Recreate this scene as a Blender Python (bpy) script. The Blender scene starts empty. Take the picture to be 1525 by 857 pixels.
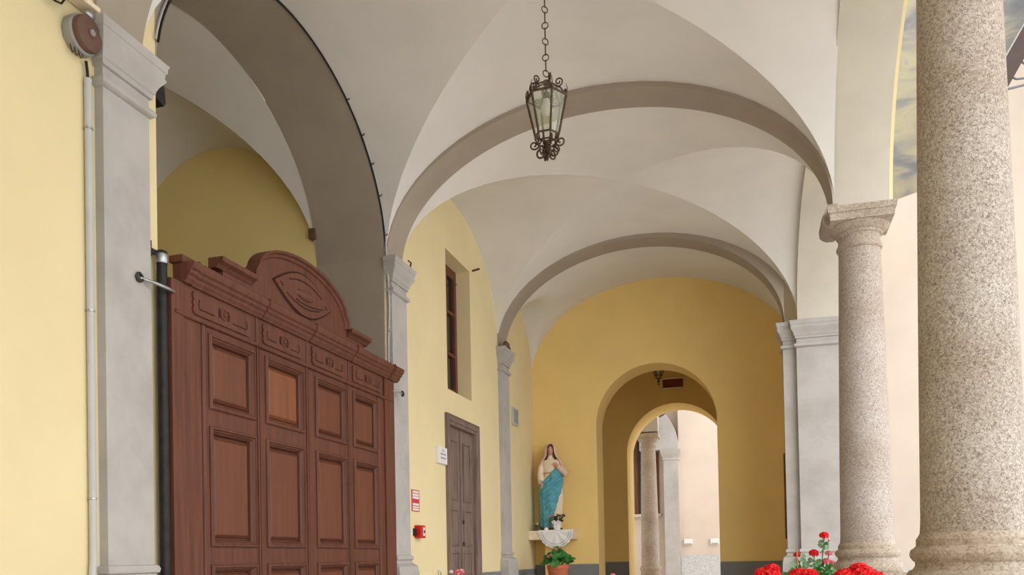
import bpy, math, random
from mathutils import Matrix, Vector
R = math.radians
PI = math.pi
sin, cos = math.sin, math.cos
S = bpy.context.scene
C = S.collection

# ------------------------------------------------------------------ camera
EYE = 1.2
def setup_camera():
    yaw, pit, rol = R(15.898), R(0.936), R(-1.113)
    fw = Vector((-sin(yaw)*cos(pit), cos(yaw)*cos(pit), sin(pit)))
    rt = Vector((cos(yaw), sin(yaw), 0))
    up = rt.cross(fw)
    r2 = cos(rol)*rt + sin(rol)*up
    u2 = -sin(rol)*rt + cos(rol)*up
    m = Matrix((r2, u2, -fw)).transposed().to_4x4()
    m.translation = Vector((0, 0, EYE))
    cd = bpy.data.cameras.new('camera')
    cd.sensor_fit = 'HORIZONTAL'; cd.sensor_width = 36.0
    cd.lens = 1270.9/1525*36.0
    cd.shift_y = (810.37-428.5)/1525
    cd.clip_start = 0.05; cd.clip_end = 200
    co = bpy.data.objects.new('camera', cd); C.objects.link(co)
    co.matrix_world = m
    S.camera = co
setup_camera()

# ------------------------------------------------------------------ sky, sun, exposure
world = bpy.data.worlds.new('overcast_sky'); S.world = world
world.use_nodes = True
bg = world.node_tree.nodes['Background']
bg.inputs[0].default_value = (0.93, 0.96, 1.0, 1)
bg.inputs[1].default_value = 1.0
sd = bpy.data.lights.new('sun', 'SUN'); sd.energy = 0.5; sd.angle = R(50); sd.color = (1, 0.96, 0.9)
so = bpy.data.objects.new('sun', sd); C.objects.link(so)
so.rotation_euler = Vector((-0.75, 0.45, -0.62)).to_track_quat('-Z', 'Y').to_euler()
so.location = (8, -5, 9)
vs = S.view_settings
vs.view_transform = 'Standard'; vs.look = 'None'; vs.gamma = 1.0; vs.use_curve_mapping = False
vs.exposure = 1.26

# ------------------------------------------------------------------ materials
def srgb(r, g, b):
    f = lambda c: (c/255/12.92) if c/255 <= 0.04045 else ((c/255+0.055)/1.055)**2.4
    return (f(r), f(g), f(b), 1)
MATS = {}
def mat(name, col, rough=0.7, var=0.08, scale=3.0, bump=0.0, bscale=60.0, metal=0.0, spec=0.3, stretch=None, col2=None, detail=4.0):
    m = bpy.data.materials.new(name); m.use_nodes = True
    nt = m.node_tree; N = nt.nodes; Lk = nt.links
    b = N['Principled BSDF']
    b.inputs['Roughness'].default_value = rough; b.inputs['Metallic'].default_value = metal
    b.inputs['Specular IOR Level'].default_value = spec
    tc = N.new('ShaderNodeTexCoord'); src = tc.outputs['Object']
    if stretch:
        mp = N.new('ShaderNodeMapping'); mp.inputs['Scale'].default_value = stretch
        Lk.new(src, mp.inputs[0]); src = mp.outputs[0]
    no = N.new('ShaderNodeTexNoise'); no.inputs['Scale'].default_value = scale
    no.inputs['Detail'].default_value = detail; no.inputs['Roughness'].default_value = 0.6
    Lk.new(src, no.inputs['Vector'])
    rp = N.new('ShaderNodeValToRGB')
    c2 = col2 if col2 else tuple(max(0, c*(1-2*var)) for c in col[:3])+(1,)
    c1 = col if col2 else tuple(min(1, c*(1+var)) for c in col[:3])+(1,)
    rp.color_ramp.elements[0].position = 0.3; rp.color_ramp.elements[0].color = c2
    rp.color_ramp.elements[1].position = 0.62; rp.color_ramp.elements[1].color = c1
    Lk.new(no.outputs['Fac'], rp.inputs[0]); Lk.new(rp.outputs[0], b.inputs['Base Color'])
    if bump:
        n2 = N.new('ShaderNodeTexNoise'); n2.inputs['Scale'].default_value = bscale; n2.inputs['Detail'].default_value = 5
        Lk.new(src, n2.inputs['Vector'])
        bp = N.new('ShaderNodeBump'); bp.inputs['Strength'].default_value = bump; bp.inputs['Distance'].default_value = 0.01
        Lk.new(n2.outputs['Fac'], bp.inputs['Height']); Lk.new(bp.outputs[0], b.inputs['Normal'])
    MATS[name] = m
    return m
def granite(name, light, midc, dark, scale):
    m = bpy.data.materials.new(name); m.use_nodes = True
    nt = m.node_tree; N = nt.nodes; Lk = nt.links; b = N['Principled BSDF']
    b.inputs['Roughness'].default_value = 0.8; b.inputs['Specular IOR Level'].default_value = 0.25
    tc = N.new('ShaderNodeTexCoord')
    n1 = N.new('ShaderNodeTexNoise'); n1.inputs['Scale'].default_value = scale; n1.inputs['Detail'].default_value = 3
    n1.inputs['Roughness'].default_value = 0.65; n1.inputs['Distortion'].default_value = 1.2
    Lk.new(tc.outputs['Object'], n1.inputs['Vector'])
    rp = N.new('ShaderNodeValToRGB'); e = rp.color_ramp.elements
    e[0].position = 0.36; e[0].color = dark; e[1].position = 0.66; e[1].color = light
    k = e.new(0.5); k.color = midc
    Lk.new(n1.outputs['Fac'], rp.inputs[0])
    n2 = N.new('ShaderNodeTexNoise'); n2.inputs['Scale'].default_value = 2.2; n2.inputs['Detail'].default_value = 5
    Lk.new(tc.outputs['Object'], n2.inputs['Vector'])
    r2 = N.new('ShaderNodeValToRGB'); r2.color_ramp.elements[0].position = 0.35; r2.color_ramp.elements[1].position = 0.65
    r2.color_ramp.elements[0].color = (0.78, 0.71, 0.64, 1); r2.color_ramp.elements[1].color = (1, 1, 1, 1)
    Lk.new(n2.outputs['Fac'], r2.inputs[0])
    mx = N.new('ShaderNodeMix'); mx.data_type = 'RGBA'; mx.blend_type = 'MULTIPLY'; mx.inputs[0].default_value = 1
    Lk.new(rp.outputs[0], mx.inputs[6]); Lk.new(r2.outputs[0], mx.inputs[7]); Lk.new(mx.outputs[2], b.inputs['Base Color'])
    bp = N.new('ShaderNodeBump'); bp.inputs['Strength'].default_value = 0.35; bp.inputs['Distance'].default_value = 0.008
    Lk.new(n1.outputs['Fac'], bp.inputs['Height']); Lk.new(bp.outputs[0], b.inputs['Normal'])
    MATS[name] = m
def glassmat(name, tint, alpha):
    m = bpy.data.materials.new(name); m.use_nodes = True
    nt = m.node_tree; N = nt.nodes; Lk = nt.links
    b = N['Principled BSDF']; b.inputs['Base Color'].default_value = tint; b.inputs['Roughness'].default_value = 0.12
    b.inputs['Alpha'].default_value = alpha
    MATS[name] = m
mat('vault_white', srgb(226, 222, 218), 0.9, 0.03, 1.2, 0.06, 25)
mat('wall_yellow', srgb(232, 215, 170), 0.9, 0.03, 0.9, 0.08, 30)
mat('back_yellow', srgb(243, 212, 140), 0.9, 0.03, 0.9, 0.08, 30)  # left wall's paint, deepened to hold the tint of bounced light
mat('recess_yellow', srgb(238, 216, 152), 0.9, 0.03, 0.9, 0.08, 30)  # same wall paint again, part of the bounce tint put into the colour
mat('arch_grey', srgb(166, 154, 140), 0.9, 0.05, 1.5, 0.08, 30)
mat('pilaster_grey', srgb(181, 176, 172), 0.85, 0.075, 2.5, 0.2, 18)
mat('arcade_lit_beige', srgb(204, 197, 183), 0.9, 0.04, 2.0, 0.1, 25)  # beige tint carries the courtyard light thrown up onto the soffits
mat('dado_grey', srgb(128, 130, 134), 0.8, 0.05, 2, 0.1, 40)
mat('facade_pink', srgb(214, 198, 184), 0.9, 0.04, 0.8, 0.1, 30)
mat('paving', srgb(205, 198, 188), 0.8, 0.08, 3, 0.2, 40)
mat('court_paving', srgb(225, 220, 210), 0.85, 0.08, 3, 0.2, 40)  # unseen main court ground, kept pale to bounce light up to the vaults
mat('gate_wood', srgb(103, 61, 46), 0.5, 0.14, 3.0, 0.12, 12, spec=0.35, stretch=(9, 9, 0.7))
mat('gate_panel', srgb(114, 68, 46), 0.45, 0.2, 2.5, 0.1, 10, spec=0.4, stretch=(10, 10, 0.6), col2=srgb(104, 58, 46))
mat('gate_panel_warm', srgb(136, 82, 52), 0.45, 0.2, 2.5, 0.1, 10, spec=0.4, stretch=(10, 10, 0.6), col2=srgb(116, 66, 46))
mat('gate_dark', srgb(66, 36, 30), 0.6, 0.1, 4)
mat('old_wood', srgb(128, 108, 98), 0.75, 0.2, 3, 0.3, 12, stretch=(10, 10, 0.7))
mat('window_wood', srgb(110, 66, 50), 0.55, 0.15, 3, stretch=(8, 8, 1))
mat('iron_dark', srgb(62, 58, 55), 0.5, 0.2, 20, metal=0.5)
mat('black_iron', srgb(36, 34, 34), 0.5, 0.2, 20)
mat('rust_iron', srgb(92, 74, 60), 0.55, 0.25, 30, metal=0.4)
mat('steel', srgb(175, 178, 180), 0.35, 0.1, 30, metal=0.8)
mat('bell_brown', srgb(104, 78, 66), 0.5, 0.08, 12)
mat('plastic_white', srgb(188, 190, 190), 0.45, 0.03, 4)
mat('plastic_grey', srgb(150, 152, 152), 0.5, 0.05, 8)
mat('sign_white', srgb(232, 230, 228), 0.4, 0.01, 4)
mat('ink_grey', srgb(150, 150, 160), 0.6, 0.02, 4)
mat('sign_red', srgb(206, 66, 84), 0.5, 0.03, 4)
mat('alarm_red', srgb(200, 30, 28), 0.35, 0.05, 4)
mat('bulb', srgb(235, 232, 225), 0.25, 0.01, 4)
glassmat('pane_glass', srgb(206, 212, 190), 0.3)
glassmat('dark_glass', srgb(40, 44, 42), 0.9)
mat('plaster_cream', srgb(240, 222, 196), 0.55, 0.05, 14)
mat('plaster_pink', srgb(232, 196, 178), 0.55, 0.06, 14)
mat('mantle_blue', srgb(104, 178, 194), 0.45, 0.14, 10, col2=srgb(72, 142, 164))
mat('skin_paint', srgb(206, 158, 132), 0.5, 0.05, 20)
mat('hair_paint', srgb(98, 62, 44), 0.6, 0.1, 30)
mat('cloth_white', srgb(240, 240, 242), 0.8, 0.02, 40, 0.1, 200)
mat('terracotta', srgb(196, 110, 78), 0.8, 0.08, 8, 0.1, 60)
mat('leaf_green', srgb(74, 140, 62), 0.5, 0.2, 16, col2=srgb(40, 96, 44))
mat('leaf_pale', srgb(120, 158, 118), 0.55, 0.15, 16)
mat('leaf_dark', srgb(84, 78, 56), 0.6, 0.2, 16)
mat('petal_red', srgb(222, 22, 28), 0.55, 0.12, 30)
mat('petal_pink', srgb(226, 120, 130), 0.55, 0.15, 30)
mat('petal_white', srgb(240, 232, 226), 0.55, 0.05, 30)
mat('stem', srgb(110, 140, 84), 0.6, 0.1, 10)
mat('stick', srgb(200, 150, 110), 0.6, 0.1, 10)
mat('shadow_room', srgb(40, 34, 30), 0.9, 0.05, 4)  # flat dark colour standing in for the shade of unlit rooms
mat('canopy_brown', srgb(72, 56, 52), 0.5, 0.06, 8)
mat('scroll_grey', srgb(120, 120, 126), 0.5, 0.06, 8, metal=0.3)
mat('exit_brown', srgb(120, 56, 36), 0.5, 0.05, 8)
mat('granite_dado', srgb(196, 196, 196), 0.7, 0.2, 60)
granite('granite_near', srgb(208, 201, 191), srgb(178, 168, 158), srgb(130, 118, 108), 105)
granite('granite_far', srgb(208, 200, 194), srgb(186, 176, 169), srgb(146, 133, 124), 90)
granite('granite_smooth', srgb(200, 189, 175), srgb(184, 172, 158), srgb(152, 138, 124), 60)
def fresco_mat():
    m = bpy.data.materials.new('facade_fresco'); m.use_nodes = True
    nt = m.node_tree; N = nt.nodes; Lk = nt.links; b = N['Principled BSDF']
    b.inputs['Roughness'].default_value = 0.9
    tc = N.new('ShaderNodeTexCoord')
    mp = N.new('ShaderNodeMapping'); mp.inputs['Scale'].default_value = (0.9, 1, 2.0)
    Lk.new(tc.outputs['Object'], mp.inputs[0])
    n1 = N.new('ShaderNodeTexNoise'); n1.inputs['Scale'].default_value = 1.5; n1.inputs['Detail'].default_value = 6
    n1.inputs['Distortion'].default_value = 0.8
    Lk.new(mp.outputs[0], n1.inputs['Vector'])
    rp = N.new('ShaderNodeValToRGB'); e = rp.color_ramp.elements
    e[0].position = 0.3; e[0].color = srgb(100, 100, 100); e[1].position = 0.72; e[1].color = srgb(178, 172, 160)
    for p, c in ((0.43, (124, 121, 117)), (0.5, (150, 141, 122)), (0.58, (162, 152, 122)), (0.64, (140, 135, 129))):
        k = e.new(p); k.color = srgb(*c)
    Lk.new(n1.outputs['Fac'], rp.inputs[0]); Lk.new(rp.outputs[0], b.inputs['Base Color'])
    MATS['fresco'] = m
fresco_mat()

# ------------------------------------------------------------------ mesh helpers
class MB:
    def __init__(s): s.v = []; s.f = []
    def add(s, vs, fs):
        o = len(s.v); s.v += [tuple(v) for v in vs]; s.f += [tuple(i+o for i in f) for f in fs]; return s
    def box(s, x0, x1, y0, y1, z0, z1):
        return s.add([(x0,y0,z0),(x1,y0,z0),(x1,y1,z0),(x0,y1,z0),(x0,y0,z1),(x1,y0,z1),(x1,y1,z1),(x0,y1,z1)],
                     [(0,3,2,1),(4,5,6,7),(0,1,5,4),(1,2,6,5),(2,3,7,6),(3,0,4,7)])
    def cbox(s, x0, x1, y0, y1, z0, z1, c=0.005):          # box with chamfered edges seen from +x / -y
        return s.rings([[(x, y, z) for x, y in ((x0+d,y0+d),(x1-d,y0+d),(x1-d,y1-d),(x0+d,y1-d))] for z, d in ((z0,c),(z0+c,0),(z1-c,0),(z1,c))], cap=True)
    def prism(s, poly, axis, a0, a1):                       # poly: (u,z) with axis 'x' or 'y', or (x,y) with axis 'z'
        n = len(poly)
        P = {'x': lambda u, w, a: (a, u, w), 'y': lambda u, w, a: (u, a, w), 'z': lambda u, w, a: (u, w, a)}[axis]
        vs = [P(u, w, a0) for u, w in poly]+[P(u, w, a1) for u, w in poly]
        fs = [tuple(range(n)), tuple(range(2*n-1, n-1, -1))]+[(i, (i+1) % n, n+(i+1) % n, n+i) for i in range(n)]
        return s.add(vs, fs)
    def rings(s, rs, cap=False, closed=True):
        n = len(rs[0]); vs = [p for r in rs for p in r]; fs = []
        for j in range(len(rs)-1):
            for i in range(n if closed else n-1):
                k = (i+1) % n
                fs.append((j*n+i, j*n+k, (j+1)*n+k, (j+1)*n+i))
        if cap:
            fs.append(tuple(range(n-1, -1, -1))); fs.append(tuple((len(rs)-1)*n+i for i in range(n)))
        return s.add(vs, fs)
    def lathe(s, prof, cx=0, cy=0, n=24, axis='z', cz=0):
        rs = []
        for r, h in prof:
            r = max(r, 1e-4)
            if axis == 'z': rs.append([(cx+r*cos(2*PI*i/n), cy+r*sin(2*PI*i/n), h) for i in range(n)])
            elif axis == 'x': rs.append([(h, cy+r*cos(2*PI*i/n), cz+r*sin(2*PI*i/n)) for i in range(n)])
            else: rs.append([(cx+r*sin(2*PI*i/n), h, cz+r*cos(2*PI*i/n)) for i in range(n)])
        return s.rings(rs, cap=True)
    def tube(s, path, r, n=6, closed=False, r1=None):
        P = [Vector(p) for p in path]; m = len(P); rs = []
        t0 = (P[1]-P[0]).normalized()
        ref = Vector((0, 0, 1)) if abs(t0.z) < 0.9 else Vector((1, 0, 0))
        u = t0.cross(ref).normalized()
        for i in range(m):
            a = P[(i-1) % m] if (closed or i > 0) else P[0]
            b = P[(i+1) % m] if (closed or i < m-1) else P[-1]
            t = (b-a).normalized()
            u = (u-t*u.dot(t)).normalized(); w = t.cross(u)
            rr = r if r1 is None else r+(r1-r)*i/(m-1)
            rs.append([P[i]+u*(rr*cos(2*PI*k/n))+w*(rr*sin(2*PI*k/n)) for k in range(n)])
        if closed: rs.append(rs[0]); return s.rings(rs)
        return s.rings(rs, cap=True)
    def ball(s, c, rx, ry=None, rz=None, n=12, m=8):
        ry = ry or rx; rz = rz or rx
        rs = []
        for j in range(m+1):
            a = -PI/2+PI*j/m; q = max(cos(a), 0.002)
            rs.append([(c[0]+rx*q*cos(2*PI*i/n), c[1]+ry*q*sin(2*PI*i/n), c[2]+rz*sin(a)) for i in range(n)])
        return s.rings(rs, cap=True)
    def rectloft(s, x0, x1, y0, y1, lv, px0=0, px1=1, py0=1, py1=1):   # lv: (z, projection)
        return s.rings([[(x0-p*px0, y0-p*py0, z), (x1+p*px1, y0-p*py0, z), (x1+p*px1, y1+p*py1, z), (x0-p*px0, y1+p*py1, z)] for z, p in lv], cap=True)
    def build(s, name, m, parent=None, smooth=0, org=None):
        o = org if org is not None else (ORG.get(parent.name, (0, 0, 0)) if parent else None)
        if parent is None and o is None:
            xs = [v[0] for v in s.v]; ys = [v[1] for v in s.v]; zs = [v[2] for v in s.v]
            o = ((min(xs)+max(xs))/2, (min(ys)+max(ys))/2, min(zs))
        me = bpy.data.meshes.new(name)
        me.from_pydata([(v[0]-o[0], v[1]-o[1], v[2]-o[2]) for v in s.v], [], s.f)
        me.materials.append(MATS[m]); me.validate()
        if smooth:
            for p in me.polygons: p.use_smooth = True
            me.set_sharp_from_angle(angle=R(smooth))
        ob = bpy.data.objects.new(name, me); C.objects.link(ob)
        if parent: ob.parent = parent; ORG[ob.name] = o
        else: ob.location = o; ORG[ob.name] = o
        return ob
ORG = {}
def thing(name, label, cat, loc, group=None, rotz=0, local=False, kind=None):
    e = bpy.data.objects.new(name, None); C.objects.link(e); e.location = loc; e.rotation_euler = (0, 0, rotz)
    e.empty_display_size = 0.1
    ORG[e.name] = (0, 0, 0) if local else tuple(loc)
    return tag(e, label, cat, group, kind)
def tag(o, label=None, cat=None, group=None, kind=None):
    if label: o['label'] = label
    if cat: o['category'] = cat
    if group: o['group'] = group
    if kind: o['kind'] = kind
    return o
def struct(name, mb, m, label=None, smooth=0):
    return tag(mb.build(name, m, None, smooth), label, None, None, 'structure')
def copy_tree(o, parent=None):
    c = o.copy(); C.objects.link(c); c.parent = parent
    for ch in list(o.children): copy_tree(ch, c)
    return c
def arch_wall(mb, axis, u0, u1, z0, z1, uc, a, b, zs, w0, w1, n=40):
    # solid wall in the (u,z) plane between w0 and w1 with an arched opening (half width a, rise b above zs)
    P = (lambda u, w, z: (u, w, z)) if axis == 'x' else (lambda u, w, z: (w, u, z))
    def bx(ua, ub, za, zb):
        if ub-ua < 1e-4: return
        if axis == 'x': mb.box(ua, ub, w0, w1, za, zb)
        else: mb.box(w0, w1, ua, ub, za, zb)
    bx(u0, uc-a, z0, z1); bx(uc+a, u1, z0, z1)
    cur = [(uc-a*cos(PI*i/n), zs+b*sin(PI*i/n)) for i in range(n+1)]
    vs = []; fs = []
    for u, z in cur: vs += [P(u, w0, z), P(u, w1, z), P(u, w0, z1), P(u, w1, z1)]
    for i in range(n):
        p = 4*i; q = p+4
        fs += [(p, q, q+1, p+1), (p, p+2, q+2, q), (p+1, q+1, q+3, p+3), (p+2, p+3, q+3, q+2)]
    if zs-z0 > 1e-4 and u0 >= uc-a-1e-4: pass
    mb.add(vs, fs)
    return mb
def groin(mb, x0, x1, y0, y1, zs, b, b2=None, x1b=None, n=28, m=18):
    # four webs of a groin vault over a rectangle; crown at zs+b
    b2 = b if b2 is None else b2
    cy, ay = (y0+y1)/2, (y1-y0)/2
    def xy(s, t):
        xr = x1 if x1b is None else x1+(x1b-x1)*(t+1)/2
        return (x0+xr)/2+(xr-x0)/2*s, cy+ay*t
    for web in range(4):
        rs = []
        for j in range(m+1):
            r = sin(PI/2*j/m)*0.999+0.001
            row = []
            for i in range(n+1):
                q = sin(-PI/2+PI*i/n)
                z = zs+b*math.sqrt(max(0, 1-(r*q)**2))
                s_, t_ = ((r*q, r), (r*q, -r), (r, r*q), (-r, r*q))[web]
                x, y = xy(s_, t_)
                row.append((x, y, z))
            rs.append(row)
        mb.rings(rs, closed=False)
    return mb

# ================================================================== THE SETTING
ZS = 3.835           # springing
WL = -3.05           # left wall plane
ARCH = [(-3.436, -3.106), (-0.006, 0.324), (3.424, 3.753), (6.854, 7.184), (10.211, 10.541)]
CROWN = 1.215
struct('floor', MB().box(-6.0, 1.25, -6, 16, -0.1, 0.0), 'paving', 'stone floor of the portico')
struct('floor', MB().box(1.25, 14, -12, 10.6, -0.12, -0.02), 'court_paving', 'courtyard paving outside the arcade, paled to bounce light')
struct('floor', MB().box(-8, 12, 16, 26, -0.12, -0.02), 'court_paving', 'pale paving of the second courtyard behind the passage')

w = MB()
w.box(-3.70, WL, -6, 3.87, 0, 5.4)
struct('wall_left', w, 'wall_yellow', 'pale yellow plaster wall beside the near pilaster')
w = MB()
w.box(-3.70, WL, 6.83, 8.35, 0, 5.4); w.box(-3.70, WL, 9.25, 11.935, 0, 5.4)
w.box(-3.70, WL, 8.35, 9.25, 2.63, 2.98); w.box(-3.70, WL, 8.35, 9.25, 4.46, 5.4)
w.box(-3.70, WL, 8.35, 8.37, 2.98, 4.46); w.box(-3.70, WL, 9.16, 9.25, 2.98, 4.46)
struct('wall_left', w, 'wall_yellow', 'pale yellow plaster wall with the tall window and brown door')
struct('wall_dark_backing', MB().box(-4.1, -3.72, 8.1, 9.5, 0, 5.0), 'shadow_room', 'solid dark block standing in for the unlit room behind the window')  # solid block; its dark colour replaces the room's shade
struct('baseboard_left', MB().box(WL, WL+0.012, 9.40, 11.93, 0, 1.035), 'dado_grey', 'grey painted dado along the yellow wall')
struct('baseboard_left', MB().box(WL, WL+0.012, 7.2, 8.22, 0, 1.035), 'dado_grey', 'grey painted dado between pilaster and brown door')
# recess arch (soffit) and the vaulted recess behind the gate
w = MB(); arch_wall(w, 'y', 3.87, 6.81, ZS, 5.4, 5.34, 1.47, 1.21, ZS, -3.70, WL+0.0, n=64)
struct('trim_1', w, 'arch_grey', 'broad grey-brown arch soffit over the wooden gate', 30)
w = MB(); w.box(-3.70, WL-0.004, 6.81, 6.83, 0, 5.3)
struct('trim_2', w, 'arch_grey', 'grey jamb of the gate recess')
struct('wall_recess', MB().box(-5.75, -3.70, 6.81, 6.95, 0, 5.4), 'recess_yellow', 'yellow lunette wall inside the gate recess')
struct('wall_recess', MB().box(-5.85, -5.72, 3.6, 6.95, 0, 5.4), 'recess_yellow', 'yellow rear wall of the gate recess')
struct('wall_recess', MB().box(-5.75, -3.70, 3.6, 3.79, 0, 5.4), 'recess_yellow', 'yellow near wall of the gate recess')
w = groin(MB(), -5.72, -3.70, 3.78, 6.82, ZS, 1.21)
struct('ceiling', w, 'vault_white', 'white groin vault inside the gate recess', 60)
# portico vaults; the first two are unseen, built to control the daylight
for y0, y1, xr, xrb, lab in ((-3.20, 0.08, 0.63, None, 'white groin vault far behind the near column'), (0.22, 3.52, 0.63, None, 'white groin vault over the near yellow wall'),
                        (3.745, 6.86, 0.64, None, 'white groin vault with the hanging lantern'), (7.17, 10.23, 0.64, 0.53, 'white groin vault between the two grey arches')):
    struct('ceiling', groin(MB(), WL, xr, y0, y1, ZS, CROWN, x1b=xrb), 'vault_white', lab, 60)
# last short bay: barrel with small side lunettes
w = MB(); n = 40; m = 24
rows = []
for j in range(m+1):
    t = -1+2*j/m; y = 10.38+(11.94-10.38)*j/m; row = []
    for i in range(n+1):
        q = -cos(PI*i/n); x = -1.235+1.815*q
        z = ZS+CROWN*math.sqrt(max(0, 1-q*q))
        z2 = ZS+0.82*math.sqrt(max(0, 1-((y-11.14)/0.775)**2))
        row.append((x, y, max(z, z2)))
    rows.append(row)
w.rings(rows, closed=False)
struct('ceiling', w, 'vault_white', 'white vault of the last bay against the yellow back wall', 40)
# transverse arches
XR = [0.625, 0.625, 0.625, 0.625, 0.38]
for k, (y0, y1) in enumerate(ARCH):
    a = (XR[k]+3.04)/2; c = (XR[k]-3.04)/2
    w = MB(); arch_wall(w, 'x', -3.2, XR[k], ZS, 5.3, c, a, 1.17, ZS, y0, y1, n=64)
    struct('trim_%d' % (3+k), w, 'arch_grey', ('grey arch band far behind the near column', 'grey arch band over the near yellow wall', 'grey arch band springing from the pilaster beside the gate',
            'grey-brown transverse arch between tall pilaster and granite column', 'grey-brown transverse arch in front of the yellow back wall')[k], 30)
# back wall with passage arch
w = MB(); arch_wall(w, 'x', -3.7, 1.2, 0, 5.4, -1.293, 0.833, 0.833, 3.04, 11.935, 12.45, n=48)
struct('wall_back', w, 'back_yellow', 'yellow back wall, deepened for bounced light, with round passage arch', 30)
struct('baseboard_back', MB().box(WL, -2.126, 11.923, 11.935, 0, 1.09), 'dado_grey', 'grey dado left of the passage')
struct('baseboard_back', MB().box(-0.46, 0.60, 11.923, 11.935, 0, 1.09), 'dado_grey', 'grey dado right of the passage')
struct('wall_right', MB().box(0.58, 1.2, 10.56, 11.935, 0, 5.4), 'back_yellow', 'yellow side wall of the last bay')
# passage behind
struct('wall_passage', MB().box(-3.35, -3.05, 12.45, 15.1, 0, 5.4), 'back_yellow', 'yellow left wall of the passage')
struct('wall_passage', MB().box(0.6, 1.2, 12.45, 15.1, 0, 5.4), 'back_yellow', 'yellow right wall of the passage')
struct('ceiling', MB().box(-3.2, 0.8, 12.45, 15.1, 4.75, 4.9), 'back_yellow', 'yellow passage ceiling')
w = MB(); arch_wall(w, 'x', -3.35, 1.2, 0, 5.4, -1.29, 0.86, 0.86, 2.99, 15.1, 15.9, n=48)
struct('wall_passage', w, 'back_yellow', 'yellow end wall of the passage with bright round arch', 30)
struct('baseboard_passage', MB().box(-3.05, -2.15, 15.088, 15.1, 0, 1.09), 'dado_grey', 'grey dado inside the passage')
# arcade wall
ARC = [(-2.73, 0.506), (0.506, 3.74), (3.74, 6.974), (6.974, 10.236)]
for k, (ya, yb) in enumerate(ARC):
    w = MB(); c = (ya+yb)/2
    arch_wall(w, 'y', ya, yb, 3.77, 5.6, c, 1.585, 1.21, 3.79, 0.63, 1.035, n=56)
    if k == 3: w.v = [(0.63-0.112*(v[1]-6.974)/3.262, v[1], v[2]) if v[0] < 0.7 else v for v in w.v]
    struct('trim_%d' % (8+k), w, 'arcade_lit_beige', 'pale plaster arcade arch over granite columns %s' % ('behind the near one', 'before the near one', 'between near and far column', 'between far column and wall pilaster')[k], 30)
    w = MB(); arch_wall(w, 'y', ya, yb, 3.77, 5.6, c, 1.6, 1.225, 3.79, 1.035, 1.06, n=56)
    struct('wall_court', w, 'wall_yellow', 'pale yellow outer edge of the arcade arch %s' % ('behind the viewer', 'beside the viewer', 'after the near column', 'after the far column')[k], 30)
struct('ceiling', MB().box(-6.0, 1.2, -6, 15.5, 5.6, 5.8), 'paving', 'unseen slab added over the vaults against light leaks')  # cover slab out of view, added to stop daylight leaking in
struct('wall_front', MB().box(-3.7, 1.05, -6.2, -6.0, 0, 5.6), 'wall_yellow', 'unseen plaster wall added to close the portico behind the viewer')  # end wall out of view, added where the portico would run on
# courtyard facade
struct('wall_court', MB().box(1.0, 12, 10.56, 10.8, 0, 9.0), 'facade_pink', 'cream pink courtyard facade beyond the columns')
def fresco():
    # painted band of clouds; lower edge steps up to the right
    poly = [(1.1, 9.0), (1.1, 5.25), (1.5, 5.18), (1.95, 5.3), (2.15, 5.9), (2.5, 6.3), (2.75, 6.58), (3.0, 6.8), (4.2, 6.9), (12, 6.9), (12, 9.0)]
    f = MB().prism(poly, 'y', 10.552, 10.56)
    tag(f.build('facade_mural', 'fresco'), 'faded grey and ochre cloud mural painted on the courtyard facade', 'mural')
fresco()
struct('baseboard_court', MB().box(1.2, 12, 10.53, 10.56, 0, 0.98), 'granite_dado', 'granite plinth along the courtyard facade')

# ------------------------------------------------------------------ pilasters
CAP = [(3.535, 0.0), (3.54, 0.012), (3.55, 0.022), (3.565, 0.024), (3.58, 0.018), (3.585, 0.004), (3.59, 0.0), (3.635, 0.0), (3.64, 0.012), (3.665, 0.014), (3.67, 0.02), (3.69, 0.024),
       (3.715, 0.034), (3.74, 0.05), (3.755, 0.056), (3.76, 0.05), (3.79, 0.052), (3.795, 0.058), (3.82, 0.06), (3.835, 0.066), (3.84, 0.06), (3.842, 0.0)]
def basep(t): return [(t, 0.0), (t-0.004, 0.014), (t-0.02, 0.022), (t-0.04, 0.018), (t-0.046, 0.006), (t-0.066, 0.01), (t-0.085, 0.03), (t-0.09, 0.04), (t-0.11, 0.052), (t-0.13, 0.05), (t-0.14, 0.056), (t-0.20, 0.06), (0.0, 0.06)]
def pilaster(n, x0, x1, y0, y1, zb, label, pl=None, **kw):
    e = thing('trim_%d' % n, label, None, (x1, (y0+y1)/2, 0), kind='structure')
    MB().box(x0, x1, y0, y1, zb-0.02, 3.54).build('shaft', 'pilaster_grey', e)
    MB().rectloft(x0, x1, y0, y1, [(z, p*1.15) for z, p in CAP], **kw).build('capital', 'pilaster_grey', e, 40)
    MB().rectloft(x0, x1, y0, y1, basep(zb)[::-1], **kw).build('base', 'pilaster_grey', e, 40)
    return e
pilaster(12, WL, -3.0, 3.424, 3.753, 1.20, 'grey plaster pilaster beside the conduit and the gate')
pilaster(13, WL, -3.0, 6.854, 7.184, 1.24, 'grey plaster pilaster between wooden gate and window')
pilaster(14, WL, -3.0, 10.211, 10.541, 1.28, 'slim grey pilaster between brown door and statue')
pilaster(15, 0.36, 0.60, 10.30, 10.56, 1.24, 'narrow grey pilaster strip under the far transverse arch', px0=1, px1=0, py1=0)
pilaster(16, 0.505, 1.10, 10.236, 10.56, 1.24, 'broad pale pilaster behind the far granite column', px0=1, py1=0)

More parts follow.
